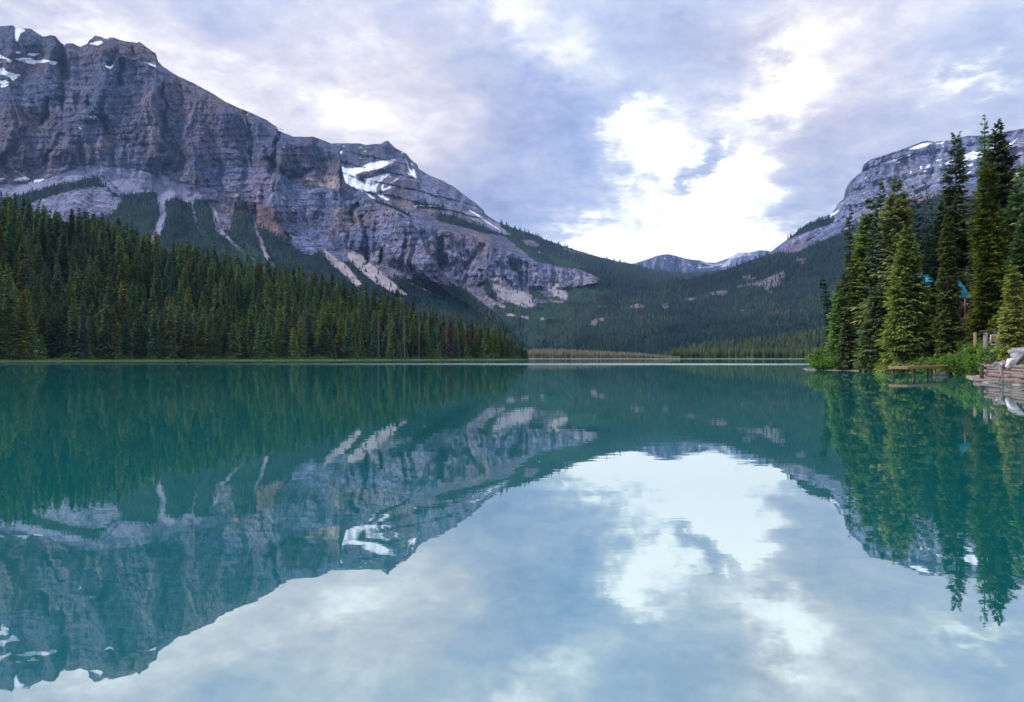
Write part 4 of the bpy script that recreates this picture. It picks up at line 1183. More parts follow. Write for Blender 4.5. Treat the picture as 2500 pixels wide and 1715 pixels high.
    for i in np.nonzero(mask)[0]:
        k = int(kind[i]); grp = names[k][1]
        zone = zones[int(np.searchsorted(zx, xi[i]))]
        row = "at the waterline" if sd[i] < 11 else ("in the front rows" if sd[i] < 24 else "higher up the slope")
        size = "small" if sc[i] < .5 else ("short" if sc[i] < .85 else ("mid-sized" if sc[i] < 1.08 else "tall"))
        lab = f"{size} {looks[k]} {row}, {zone}"
        e = place_tree(kinds[k], V[k][0], V[k][1], X[i], dd[i], sc[i], rng.uniform(0, 6.28), lab, 'fir' if k == 3 else 'spruce', grp, sxy=rng.uniform(0.85, 1.2))
        first.setdefault(k, e)
    # the rest, one body of trees behind
    rest = np.nonzero(~mask)[0]
    gz = ground_z(X[rest], dd[rest])
    pts = np.stack([X[rest], dd[rest], gz], -1)
    me = bpy.data.meshes.new("forest")
    me.vertices.add(len(pts)); me.vertices.foreach_set('co', pts.astype(np.float32).ravel())
    a = me.attributes.new('scl', 'FLOAT', 'POINT'); a.data.foreach_set('value', sc[rest].astype(np.float32))
    a = me.attributes.new('which', 'INT', 'POINT'); a.data.foreach_set('value', kind[rest].astype(np.int32))
    a = me.attributes.new('rot', 'FLOAT', 'POINT'); a.data.foreach_set('value', rng.uniform(0, 6.28, len(rest)).astype(np.float32))
    o = link("forest", me)
    tag(o, "dense dark conifer forest climbing the slope behind the left shore", "forest", None, 'stuff')
    ng = bpy.data.node_groups.new("forest_trees", 'GeometryNodeTree')
    ng.interface.new_socket('Geometry', in_out='INPUT', socket_type='NodeSocketGeometry')
    ng.interface.new_socket('Geometry', in_out='OUTPUT', socket_type='NodeSocketGeometry')
    N = ng.nodes; Lk = ng.links
    gi = N.new('NodeGroupInput'); go = N.new('NodeGroupOutput')
    join = N.new('GeometryNodeJoinGeometry')
    for k in range(len(V) - 1, -1, -1):
        oi = N.new('GeometryNodeObjectInfo'); oi.transform_space = 'ORIGINAL'
        if k in first:
            ob = [c for c in first[k].children if c.name.startswith('crown')][0]
        else:
            ob = [c for c in first[0].children if c.name.startswith('crown')][0]
        oi.inputs[0].default_value = ob
        oi.inputs['As Instance'].default_value = True
        Lk.new(oi.outputs['Geometry'], join.inputs[0])
    iop = N.new('GeometryNodeInstanceOnPoints')
    iop.inputs['Pick Instance'].default_value = True

    def attr(nm, t):
        x = N.new('GeometryNodeInputNamedAttribute'); x.data_type = t; x.inputs['Name'].default_value = nm
        return x.outputs['Attribute']
    Lk.new(gi.outputs[0], iop.inputs['Points']); Lk.new(join.outputs[0], iop.inputs['Instance'])
    Lk.new(attr('which', 'INT'), iop.inputs['Instance Index'])
    Lk.new(attr('scl', 'FLOAT'), iop.inputs['Scale'])
    cx = N.new('ShaderNodeCombineXYZ'); Lk.new(attr('rot', 'FLOAT'), cx.inputs[2])
    Lk.new(cx.outputs[0], iop.inputs['Rotation'])
    Lk.new(iop.outputs[0], go.inputs[0])
    md = o.modifiers.new("trees", 'NODES'); md.node_group = ng
    # standing dead and odd trees that catch the eye
    def at(px, dist_in, ytop, crown_seed, fol, label, kindn, cat, kw, bark=BARK, dead=0):
        d0 = np.interp(px, [-330, 0, 200, 600, 1000, 1290], [290, 342, 372, 432, 502, 545]) + dist_in
        x = (px - CX) / F * d0
        z = float(ground_z(np.array([x]), np.array([d0]))[0])
        h = (HY - ytop) / F * d0 + H - z
        kw = dict(kw); kw['Ht'] = h
        c, t = conifer_meshes(kindn, fol, crown_seed, bark, dead, **kw)
        place_tree(kindn, c, t, x, d0, 1, 0.3, label, cat)
    K = dict(Rad=2.9, nb=330, per=12, power=0.8, droop=0.4, tw=0.4, tl=0.5)
    at(1098, 8, 762, 301, F_BROWN, "rust-brown dead spruce, the largest brown tree in the left forest", 'dead_spruce', 'spruce', dict(K, Rad=4.6, power=.6), dead=10)
    at(1140, 9, 785, 302, F_BROWN, "rust-brown dead spruce, rightmost of the brown trees in the left forest", 'dead_spruce', 'spruce', dict(K, Rad=3.4), dead=10)
    at(1050, 22, 737, 303, F_BROWN, "rust-brown dead spruce top rising above green trees behind the grey snags", 'dead_spruce', 'spruce', dict(K, Rad=2.3), dead=10)
    at(1120, 14, 800, 304, F_OLIVE, "yellowing spruce between the two rust-brown trees of the left forest", 'spruce_tree', 'spruce', dict(K, Rad=2.8))
    G = dict(Rad=3.4, nb=80, per=6, power=0.6, droop=0.5, tw=0.22, tl=0.4, start=0.3)
    at(924, 7, 765, 305, F_GREY, "bare grey snag with a long pale trunk, leftmost of the snags in the left forest", 'dead_tree', 'dead tree', dict(G, start=.45), GREYWOOD, 90)
    at(987, 7, 762, 306, F_GREY, "slim bare grey snag in the middle of the left forest's three snags", 'dead_tree', 'dead tree', G, GREYWOOD, 90)
    at(1023, 7, 762, 307, F_GREY, "broad grey snag with many dead twigs, rightmost of the three snags", 'dead_tree', 'dead tree', dict(G, Rad=3), GREYWOOD, 120)
    at(860, 6, 790, 308, F_LIME, "bright yellow-green young spruce among the dark trees of the left forest", 'spruce_tree', 'spruce', dict(K, Rad=4.2, power=.8))
    at(22, 7, 662, 309, F_MID, "broad light-green spruce at the waterline, farthest left of the big front trees", 'spruce_tree', 'spruce', dict(K, Rad=5.2, nb=460, per=13, power=.85))
    at(55, 6, 700, 310, F_OLIVE, "olive-green spruce standing at the waterline near the left end of the shore", 'spruce_tree', 'spruce', dict(K, Rad=5.4, nb=460, per=13, power=.85))
    at(203, 6, 760, 311, F_BLUE, "blue-green spruce standing alone before dark gaps beside the grassy clearing", 'spruce_tree', 'spruce', dict(K, Rad=4.2, nb=440, per=13, power=.85))
    at(275, 6, 745, 312, F_OLIVE, "broad olive spruce at the waterline with pale tips, right of the clearing", 'spruce_tree', 'spruce', dict(K, Rad=5.6, nb=460, per=13, power=.75))
    at(376, 6, 755, 313, F_BLUE, "slim blue-green spruce at the waterline before a dark gap", 'spruce_tree', 'spruce', dict(K, Rad=3.9, nb=420, per=13, power=.7))
    at(416, 6, 748, 314, F_LIME, "neat cone-shaped light-green spruce at the waterline beside a dark gap", 'spruce_tree', 'spruce', dict(K, Rad=4.8, nb=460, per=13, power=.85))
    at(70, 60, 530, 315, F_DARK, "tall dark spruce whose top stands out against the pale rock dome, far left", 'spruce_tree', 'spruce', dict(K, Rad=4.0))
    at(171, 120, 524, 316, F_DARK, "pointed dark spruce top rising over the forest edge below the rock dome", 'spruce_tree', 'spruce', dict(K, Rad=3.6))
    at(384, 70, 581, 317, F_DARK, "dark spire rising clear of the left forest before the pale scree chute", 'spruce_tree', 'spruce', dict(K, Rad=4.2))
    at(702, 40, 648, 318, F_MID, "tall full spruce standing above its neighbours before the green slope", 'spruce_tree', 'spruce', dict(K, Rad=4.4, power=.5))


build_left_forest()


# ------------------------------------------------------------------ far woods: small low-poly conifers by the thousand
def tiny_forest(name, pts, hts, rads, mat, label, rng, shade=None):
    n = len(pts)
    S = 5
    tiers = [(0.0, 1.0, 0.55), (0.33, 0.68, 1.0)]
    Vs = []; Fs = []
    off = 0
    for (zb, rr, zt) in tiers:
        a = np.arange(S) / S * 2 * np.pi
        aa = a[None, :] + rng.uniform(0, 6.28, (n, 1))
        r = rads[:, None] * rr * rng.uniform(0.7, 1.25, (n, S))
        ring = np.stack([pts[:, 0:1] + np.cos(aa) * r, pts[:, 1:2] + np.sin(aa) * r, pts[:, 2:3] + hts[:, None] * (zb - 0.03) + hts[:, None] * rng.uniform(-.05, .05, (n, S))], -1)
        apex = np.stack([pts[:, 0], pts[:, 1], pts[:, 2] + hts * zt], -1)[:, None]
        V = np.concatenate([ring, apex], 1).reshape(-1, 3)
        base = off + np.arange(n)[:, None, None] * (S + 1)
        i = np.arange(S)
        f = np.stack([i, (i + 1) % S, np.full(S, S)], -1)[None]
        Fs.append((base + f).reshape(-1, 3)); Vs.append(V); off += n * (S + 1)
    V = np.concatenate(Vs)
    tint = rng.uniform(0, 1, n) if shade is None else shade
    tint = np.concatenate([np.repeat(tint, S + 1)] * len(tiers))
    o = link(name, make_mesh(name, V, [np.concatenate(Fs)], mat, False, None, {'tint': tint}))
    tag(o, label, None, None, 'stuff')
    return o


def far_mat(name, stops):
    m, k, out = new_mat(name)
    t = k.new('ShaderNodeAttribute', attribute_name='tint').outputs['Fac']
    n = k.noise(k.new('ShaderNodeTexCoord').outputs['Object'], 0.012, 5, 0.6)
    c = k.ramp(k.math('ADD', k.math('MULTIPLY', t, 0.75), k.maprange(n, 0.3, 0.7, -0.2, 0.4)), stops)
    finish(k, out, c, 1.0, spec=0.0)
    return m


def build_far_woods():
    rng = np.random.default_rng(11)
    fm = far_mat("far_conifers", [(0.0, (0.007, 0.016, 0.022, 1)), (0.4, (0.019, 0.040, 0.040, 1)), (0.8, (0.045, 0.078, 0.056, 1)), (1.0, (0.085, 0.085, 0.068, 1))])
    for T, nm, sp, lab in ((T1, "woods", 5.6, "dark conifers on the slopes below the left cliffs"), (T2, "woods", 5.2, "dark conifers covering the far pass and its slopes"), (T3, "woods", 5.0, "conifers covering the wooded spur on the right")):
        w = T.pa[:T.nf, VG] * (1 - 0.8 * T.pb[:T.nf, 3])
        cl = fbm(T.px / 40, T.py / 25, 4, 77)
        w = w * np.clip(0.9 + 1.2 * cl, 0.25, 1.0) + T.pa[:T.nf, SC] * (1 - T.pa[:T.nf, VG]) * sstep(500, 700, T.py) * 0.55 * (fbm(T.px / 12, T.py / 8, 3, 21) > 0.18)
        p, ii = T.sample(w, sp, rng)
        # stragglers on rock next to the woods
        dd = p[:, 1]
        h = rng.uniform(11, 21, len(p)) * np.clip(dd / 2300, 0.65, 1.6)
        rgh = fbm(p[:, 0] / 300, p[:, 2] / 200, 3, 5)
        sh = np.clip(rng.uniform(0, 1, len(p)) * 0.6 + 0.3 + 0.9 * rgh + 0.5 * fbm(p[:, 0] / 900, p[:, 2] / 250, 3, 15), 0, 1)
        tiny_forest(nm, p - np.array([0, 0, 1.0]), h, h * rng.uniform(0.15, 0.24, len(p)), fm, lab, rng, sh)
    gm = far_mat("near_conifers", [(0.0, (0.028, 0.042, 0.022, 1)), (0.5, (0.045, 0.066, 0.03, 1)), (1.0, (0.085, 0.11, 0.045, 1))])
    w = np.ones(T4.nf)
    p, ii = T4.sample(w, 4.6, rng)
    xs = rng.uniform(1640, 2120, 900); ds = 792 + rng.uniform(0, 60, 900)
    q = np.stack([(xs - CX) / F * ds, ds, np.full(900, 0.4)], -1)
    p = np.concatenate([p, q])
    h = rng.uniform(9, 15, len(p))
    tiny_forest("woods", p, h, h * rng.uniform(0.14, 0.2, len(p)), gm, "low dark conifer wood on the far right shore", rng)
    # pale scrubby strip of thin trees at the head of the lake
    pm = far_mat("pale_scrub", [(0.0, (0.085, 0.09, 0.062, 1)), (0.5, (0.13, 0.13, 0.09, 1)), (1.0, (0.19, 0.18, 0.13, 1))])
    n = 5200
    xs = rng.uniform(1180, 1660, n); ds = 775 + rng.uniform(0, 1, n) ** 1.3 * 330
    q = np.stack([(xs - CX) / F * ds, ds, np.full(n, 0.4)], -1)
    hmax = np.interp(xs, [1180, 1400, 1560, 1640], [14, 13, 8, 3.5])
    h = hmax * rng.uniform(0.55, 1.0, n)
    tiny_forest("scrub", q, h, rng.uniform(0.7, 1.3, n), pm, "strip of thin pale trees at the head of the lake", rng)


build_far_woods()

# ------------------------------------------------------------------ wooded point on the right
def tree_at(px, ytop, d, seed, fol, label, cat='spruce', kindn='spruce_tree', bark=BARK, dead=0, rot=0.0, **kw):
    x = (px - CX) / F * d
    z = float(ground_z(np.array([x]), np.array([d]))[0])
    h = (HY - ytop) / F * d + H - z + 0.1
    base = dict(Ht=h, nb=430, per=17, power=0.75, droop=0.4, tw=0.21, tl=0.46, layer=0.5)
    base.update(kw)
    if px < 2260: base['Rad'] *= 1.12
    base['nb'] = int(base['nb'] * 1.55); base['tw'] *= .85
    if base.get('lean'):
        x -= base['lean'] * h
    c, t = conifer_meshes(kindn, fol, seed, bark, dead, **base)
    return place_tree(kindn, c, t, x, d, 1, rot, label, cat)


def build_grove():
    tree_at(2005, 672, 117, 401, F_BLUE, "thin dark fir leaning out over the lake at the left tip of the point", 'fir', 'fir_tree', Rad=1.1, nb=240, per=10, power=.5, lean=-.15, start=.12, ragged=.5, gap=.2)
    tree_at(2074, 496, 114, 402, F_MID, "tall slender spruce with a sparse top, leftmost tall tree on the point", Rad=2.5, nb=420, power=.62, ragged=.45, topthin=.42, gap=.22, bare=[(.5, 1, .35)], dead=12)
    tree_at(2123, 478, 111, 403, F_OLIVE, "broad olive spruce with pointed top, second tall tree from the point's left end", Rad=3.3, nb=620, per=18, power=.62, ragged=.3)
    tree_at(2150, 443, 109, 404, F_BLUE, "blue-green fir with narrow pointed top rising behind olive spruces", 'fir', 'fir_tree', Rad=2.9, nb=520, power=.8, ragged=.35)
    tree_at(2191, 439, 107, 405, F_OLIVE, "dense round-topped dark olive spruce with a thick crown", Rad=3.5, nb=640, per=19, power=.42, ragged=.4, tw=.26)
    tree_at(2215, 549, 98, 406, F_MID, "broad bright-green spruce in front, boughs sweeping low over the shore bushes", Rad=3.5, nb=720, per=20, power=.8, start=.03, ragged=.22)
    tree_at(2233, 434, 128, 407, F_BLUE, "sparse blue-grey fir behind the log cabin's roof", 'fir', 'fir_tree', Rad=2.3, nb=330, per=14, power=.4, ragged=.45, gap=.3)
    tree_at(2262, 432, 129, 408, F_GREY, "half-dead grey spruce with bare twigs above the cabin roof", Rad=2.4, nb=210, per=9, power=.45, ragged=.5, gap=.35, dead=90, bark=GREYWOOD)
    tree_at(2277, 474, 127, 409, F_DARK, "thin dark spruce behind the cabin, right of the grey half-dead one", Rad=1.8, nb=300, per=12, power=.5, ragged=.4, gap=.25)
    tree_at(2334, 331, 106, 410, F_DARK, "tall gaunt spruce with an open see-through top and bare dark stem", Rad=3.2, nb=420, per=16, power=.42, ragged=.55, gap=.3, bare=[(.5, .96, .4)], droop=.5, tw=.24, start=.42)
    tree_at(2298, 491, 105, 411, F_BLUE, "green fir left of the gaunt see-through spruce", 'fir', 'fir_tree', Rad=2.2, nb=480, per=17, power=.6, start=.35)
    tree_at(2315, 515, 92, 412, F_OLIVE, "yellowish-olive spruce with its bare trunk foot showing above the dock", Rad=2.2, nb=520, per=18, power=.85, start=.13, ragged=.35)
    tree_at(2404, 274, 104, 413, F_MID, "tallest spruce on the point, slim and see-through near its tip", Rad=2.5, nb=420, per=16, power=.5, ragged=.45, gap=.2, topthin=.5, bare=[(.55, 1, .3)], start=.4)
    tree_at(2437, 290, 98, 414, F_DARK, "massive dark spruce with full boughs, just right of the tallest spruce", Rad=3.7, nb=820, per=19, power=.55, ragged=.35, tw=.25)
    tree_at(2413, 382, 93, 415, F_OLIVE, "broad olive spruce with many bare dead twigs in front of the tallest spruce", Rad=2.3, nb=560, per=18, power=.45, ragged=.4, gap=.15, bare=[(.3, .6, .35)], dead=70, start=.12)
    tree_at(2495, 408, 92, 416, F_MID, "mid-green spruce cut by the right edge of the picture", Rad=3.4, nb=600, per=18, power=.6)
    tree_at(2474, 641, 66, 417, F_YELLOW, "small bright yellow-green spruce standing before the dark trees at right", Rad=1.4, nb=330, per=17, power=.8, start=.15, tw=.15, ragged=.3)
    tree_at(2420, 784, 79, 418, F_YELLOW, "tiny yellow-green spruce sapling behind the log gate", kindn='spruce_sapling', Rad=.8, nb=90, per=10, power=.9, tw=.14, start=.05)
    # trees filling the wood behind
    fill = [(2092, 610, 112, F_DARK, 2.6, "low dark spruce squeezed between the two leftmost tall trees"), (2050, 700, 114, F_MID, 2.0, "short green spruce at the foot of the leftmost tall tree"),
            (2142, 700, 105, F_DARK, 2.5, "short dark spruce standing in front of the olive spruces"), (2172, 590, 111, F_OLIVE, 3.0, "olive spruce half hidden left of the bright-green front spruce"),
            (2066, 790, 111, F_DARK, 1.3, "very small dark spruce rising from the shore bushes at the point's left"),
            (2283, 730, 97, F_DARK, 2.1, "dark short spruce before the cabin wall"),
            (2300, 560, 127, F_MID, 2.8, "green spruce directly behind the cabin ridge"), (2205, 520, 128, F_DARK, 3.0, "dark spruce behind the cabin's left gable"),
            (2352, 470, 127, F_DARK, 2.8, "dark spruce behind the cabin's right end"), (2462, 470, 104, F_DARK, 3.6, "dark spruce filling the wood right of the massive one"),
            (2425, 520, 92, F_OLIVE, 3.2, "olive spruce low in front of the massive dark spruce"), (2508, 520, 84, F_DARK, 3.0, "dark spruce at the picture's right edge behind the yellow-green one"),
            (2170, 480, 130, F_DARK, 3.2, "dark spruce deep in the wood behind the round-topped one"), (2395, 440, 124, F_DARK, 3.2, "dark spruce deep in the wood behind the tallest one"),
            (2130, 560, 122, F_MID, 3.0, "green spruce deep in the wood behind the second tall tree"), (2262, 560, 134, F_DARK, 3.2, "dark spruce deep in the wood below the grey half-dead one"),
            (2320, 470, 136, F_BLUE, 3.2, "blue-green fir deep in the wood behind the gaunt spruce"), (2560, 400, 96, F_DARK, 3.6, None), (2480, 560, 118, F_MID, 3.4, "green spruce deep in the wood at far right")]
    for i, (px, yt, d, f, rad, lab) in enumerate(fill):
        fir = f is F_BLUE
        tree_at(px, yt, d, 440 + i, f, lab or "dark spruce just past the picture's right edge", 'fir' if fir else 'spruce', 'fir_tree' if fir else 'spruce_tree', Rad=rad, nb=400, per=15, power=.62, tw=.26, rot=i * 1.3)


build_grove()

# ------------------------------------------------------------------ shrubs
def leaf_mat(name, a, b):
    m, k, out = new_mat(name)
    pos = k.new('ShaderNodeTexCoord').outputs['Object']
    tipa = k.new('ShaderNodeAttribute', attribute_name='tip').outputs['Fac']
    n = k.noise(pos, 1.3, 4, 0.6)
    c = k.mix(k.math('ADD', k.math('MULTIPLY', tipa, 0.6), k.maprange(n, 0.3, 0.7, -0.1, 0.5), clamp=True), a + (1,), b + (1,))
    d = k.new('ShaderNodeBsdfDiffuse'); k.put(d.inputs[0], c)
    t = k.new('ShaderNodeBsdfTranslucent'); k.put(t.inputs[0], c)
    mx = k.new('ShaderNodeMixShader'); mx.inputs[0].default_value = 0.35
    k.l.new(d.outputs[0], mx.inputs[1]); k.l.new(t.outputs[0], mx.inputs[2]); k.l.new(mx.outputs[0], out.inputs[0])
    return m


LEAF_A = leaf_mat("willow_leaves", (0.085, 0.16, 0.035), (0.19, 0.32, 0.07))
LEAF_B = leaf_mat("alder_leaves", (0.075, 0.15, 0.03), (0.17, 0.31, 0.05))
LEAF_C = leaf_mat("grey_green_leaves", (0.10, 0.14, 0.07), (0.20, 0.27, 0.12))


def shrub_mesh(seed, w, h, fol, n=2600, leaf=0.2):
    g = np.random.default_rng(seed)
    ns = 26
    a = g.uniform(0, 6.28, ns); lean = g.uniform(0.05, 1.0, ns) ** 0.7
    tips = np.stack([np.cos(a) * lean * w * .82, np.sin(a) * lean * w * .82, h * (1 - 0.52 * lean ** 2) * g.uniform(.7, 1.02, ns)], -1)
    parts = []
    for t in tips:
        ts = np.linspace(0, 1, 5)[:, None]
        p = t * ts * np.array([1, 1, 1]) + np.array([0, 0, 1]) * (0.25 * h * ts * (1 - ts)) + g.normal(0, .02, (5, 3)) * h * .3
        p[0] = (0.1 * t[0], 0.1 * t[1], -0.2)
        parts.append(taper_tube(p, np.linspace(0.03, 0.006, 5), 3))
    v, fs = merge(parts)
    stems = make_mesh('stems', v, fs, BARK)
    # leaf sprays gathered round the upper stems
    i = g.integers(0, ns, n)
    s = 1 - g.uniform(0, 1, n) ** 1.6 * 0.85
    c = tips[i] * s[:, None]
    c[:, 2] += 0.25 * h * s * (1 - s)
    sub = g.integers(0, 9, n)
    so = np.random.default_rng(seed + 1).normal(0, 1, (ns * 9, 3)) * np.array([w * .15, w * .15, h * .08])
    c = c + so[i * 9 + sub] + g.normal(0, 1, (n, 3)) * np.array([w * .055, w * .055, h * .045])
    c[:, 2] = np.maximum(c[:, 2], 0.02)
    dirv = g.normal(0, 1, (n, 3)) + np.array([0, 0, .3]); dirv /= np.linalg.norm(dirv, axis=1)[:, None]
    q = np.cross(dirv, g.normal(0, 1, (n, 3))); q /= np.linalg.norm(q, axis=1)[:, None]
    L = leaf * g.uniform(.6, 1.4, n)[:, None]
    V = np.stack([c - dirv * L, c + q * L * .45, c + dirv * L, c - q * L * .45], 1).reshape(-1, 3)
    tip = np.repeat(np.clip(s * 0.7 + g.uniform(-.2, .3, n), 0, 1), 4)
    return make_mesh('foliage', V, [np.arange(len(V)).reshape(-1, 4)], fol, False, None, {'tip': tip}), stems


def place_shrub(x, y, w, h, seed, fol, label, group=None, n=2600, leaf=.2, yt=None):
    z = float(ground_z(np.array([x]), np.array([y]))[0])
    f, s = shrub_mesh(seed, w, h, fol, n, leaf)
    e = bpy.data.objects.new("shrub", None); scene.collection.objects.link(e)
    e.location = (x, y, z); e.empty_display_size = .3
    tag(e, label, "shrub", group)
    link('foliage', f, e); link('stems', s, e)


def build_shrubs():
    L = [(2018, 850, 40, 116.5, LEAF_A, "round bright-green willow bush at the left tip of the wooded point"),
         (2052, 862, 34, 112.5, LEAF_A, "bright-green bush just right of the bush at the point's tip"),
         (2008, 878, 26, 114.5, LEAF_B, "low bush hanging over the water at the very tip of the point"),
         (2112, 868, 26, 106, LEAF_C, "pale grey-green bush on the waterline left of the broad front spruce"),
         (2136, 872, 24, 104.5, LEAF_A, "light-green bush below the olive spruces, beside the pale grey-green one"),
         (2162, 882, 22, 102, LEAF_B, "low dull-green bush where the dock's left end lines up with the bank"),
         (2215, 876, 24, 96.5, LEAF_B, "leafy green bush right behind the left end of the dock"),
         (2248, 872, 26, 94.5, LEAF_A, "bright yellow-green bush behind the middle of the dock"),
         (2282, 874, 24, 91.5, LEAF_A, "bright bush behind the dock's second support post"),
         (2312, 868, 24, 88, LEAF_B, "bush at the landward end of the dock, below the bare trunk foot"),
         (2348, 850, 30, 81, LEAF_A, "tall bush right of the dock's landward end"),
         (2380, 842, 36, 76.5, LEAF_B, "largest bright-green bush, above the stony shore"),
         (2415, 846, 32, 72, LEAF_A, "big bush directly left of the log crib"),
         (2444, 850, 26, 67.5, LEAF_C, "greyish-green bush at the foot of the small yellow-green spruce"),
         (2362, 828, 26, 90, LEAF_A, "bush in the background in front of the cabin's porch"),
         (2398, 832, 22, 84, LEAF_A, "bush around the foot of the log gate post"),
         (2436, 838, 22, 80, LEAF_A, "bush below the brown notice board"),
         (2300, 856, 22, 99, LEAF_C, "dim bush under the trees behind the dock"),
         (2098, 850, 26, 114, LEAF_C, "dim bush under the leftmost tall trees")]
    for i, (px, yt, hw, d, f, lab) in enumerate(L):
        x = (px - CX) / F * d
        z = float(ground_z(np.array([x]), np.array([d]))[0])
        h = max((HY - yt) / F * d + H - z, 0.8)
        w = hw / F * d * 1.15
        place_shrub(x, d, w, h, 500 + i, f, lab, n=int(1500 + 900 * w), leaf=.17 if d < 90 else .2)


build_shrubs()


def build_ground_cover():
    g = np.random.default_rng(5)
    # leafy growth over the right bank
    n = 26000
    x = g.uniform(44, 88, n); y = g.uniform(66, 128, n)
    sd = lake_sd(x, y)
    ok = (sd > 1.0) & (sd < 24) & (np.abs(x - (47.5 + 0.42 * (y - 58))) > np.where(y < 84, 5.5, 0))
    x, y, sd = x[ok], y[ok], sd[ok]
    z = ground_z(x, y, sd)
    cl = np.clip(fbm(x / 2.2, y / 2.2, 3, 8) + .45, 0, 1)
    hgt = (0.15 + 1.0 * cl) * g.uniform(0.2, 1, len(x)) * np.clip(sd / 2, .3, 1)
    c = np.stack([x, y, z + hgt], -1)
    n = len(c)
    dirv = g.normal(0, 1, (n, 3)) + np.array([0, 0, .4]); dirv /= np.linalg.norm(dirv, axis=1)[:, None]
    q = np.cross(dirv, g.normal(0, 1, (n, 3))); q /= np.linalg.norm(q, axis=1)[:, None]
    L = .2 * g.uniform(.6, 1.4, n)[:, None]
    V = np.stack([c - dirv * L, c + q * L * .5, c + dirv * L, c - q * L * .5], 1).reshape(-1, 3)
    tip = np.repeat(g.uniform(0, .7, n), 4)
    o = link("undergrowth", make_mesh("undergrowth", V, [np.arange(len(V)).reshape(-1, 4)], LEAF_B, False, None, {'tip': tip}))
    tag(o, "low leafy undergrowth covering the bank of the wooded point", None, None, 'stuff')
    # sedge and low willow along the left shore
    gm, k, out = new_mat("sedge")
    t = k.new('ShaderNodeAttribute', attribute_name='tip').outputs['Fac']
    finish(k, out, k.ramp(t, [(0, (0.08, 0.15, 0.04, 1)), (0.5, (0.18, 0.25, 0.07, 1)), (1, (0.34, 0.38, 0.15, 1))]), 1.0, spec=0)
    n = 90000
    xi = g.uniform(-320, 1290, n)
    d0 = np.interp(xi, [-330, 0, 200, 600, 1000, 1290], [286, 340, 370, 431, 500, 543])
    d = d0 + g.uniform(-6, 13, n)
    X = (xi - CX) / F * d
    sd = lake_sd(X, d)
    ok = (sd > -1.5) & (sd < 11)
    X, d, sd = X[ok], d[ok], sd[ok]; n = len(X)
    z = np.maximum(ground_z(X, d, sd), 0)
    cl = np.clip(fbm(X / 14, d / 5, 4, 3) * 1.6 + .35, 0, 1)
    shr = (sd > 4 + 4 * fbm(X / 20, d / 20, 3, 2)) & (g.uniform(0, 1, n) < .6)
    hh = np.where(shr, 0.4 + 4.6 * cl ** 1.7, .5) * g.uniform(.4, 1, n)
    a = g.uniform(0, 6.28, n); w = np.where(shr, .35, .16)
    ca = np.stack([np.cos(a) * w, np.sin(a) * w, np.zeros(n)], -1)
    b = np.stack([X, d, z + np.where(shr, hh * g.uniform(0, .8, n), -0.05)], -1)
    top = b + np.stack([g.normal(0, .12, n), g.normal(0, .12, n), np.where(shr, .5, hh)], -1)
    V = np.stack([b - ca, b + ca, top], 1).reshape(-1, 3)
    tp = np.repeat(np.where(shr, g.uniform(0, .35, n), g.uniform(.4, 1, n)), 3)
    o = link("grass", make_mesh("grass", V, [np.arange(len(V)).reshape(-1, 3)], gm, False, None, {'tip': tp}))
    tag(o, "pale sedge and low scrub fringing the left shoreline", None, None, 'stuff')


build_ground_cover()

# ------------------------------------------------------------------ built things on the right bank
TIMBER = simple_mat("weathered_timber", (0.20, 0.115, 0.065), (0.34, 0.215, 0.135), 4, .85, (2.5, 2.5, 2.5), .5, .03)
DARKTIMBER = simple_mat("dark_timber", (0.035, 0.03, 0.028), (0.09, 0.07, 0.06), 4, .8, (2, 2, 2), .5, .03)  # darker timber for posts, cross beams and trim
LOGRED = simple_mat("red_stained_log", (0.17, 0.065, 0.04), (0.27, 0.11, 0.065), 3, .7, (1, 1, 4), .4, .03)
ORANGE = simple_mat("orange_stained_wood", (0.42, 0.16, 0.05), (0.55, 0.24, 0.09), 4, .7)
CRIBLOG = simple_mat("crib_log", (0.15, 0.11, 0.10), (0.34, 0.26, 0.23), 3, .9, (1.4, 1.4, 5), .8, .04)
STONE = simple_mat("grey_stone", (0.15, 0.145, 0.16), (0.42, 0.40, 0.42), 2.2, .9, (1, 1, 1), .7, .06)
WHITESTONE = simple_mat("pale_stone", (0.50, 0.48, 0.49), (0.78, 0.75, 0.75), 2.2, .9, (1, 1, 1), .6, .05)
PINKSTONE = simple_mat("shore_pebbles", (0.20, 0.16, 0.15), (0.50, 0.43, 0.41), 3.2, .9, (1, 1, 1), .6, .05)
CREAM = simple_mat("cream_paint", (0.62, 0.60, 0.52), (0.74, 0.71, 0.62), 5, .6)
BROWNBOARD = simple_mat("brown_board", (0.085, 0.055, 0.042), (0.13, 0.085, 0.065), 5, .7)
WHITE = simple_mat("white_paint", (0.72, 0.72, 0.72), (0.8, 0.8, 0.8), 5, .6)


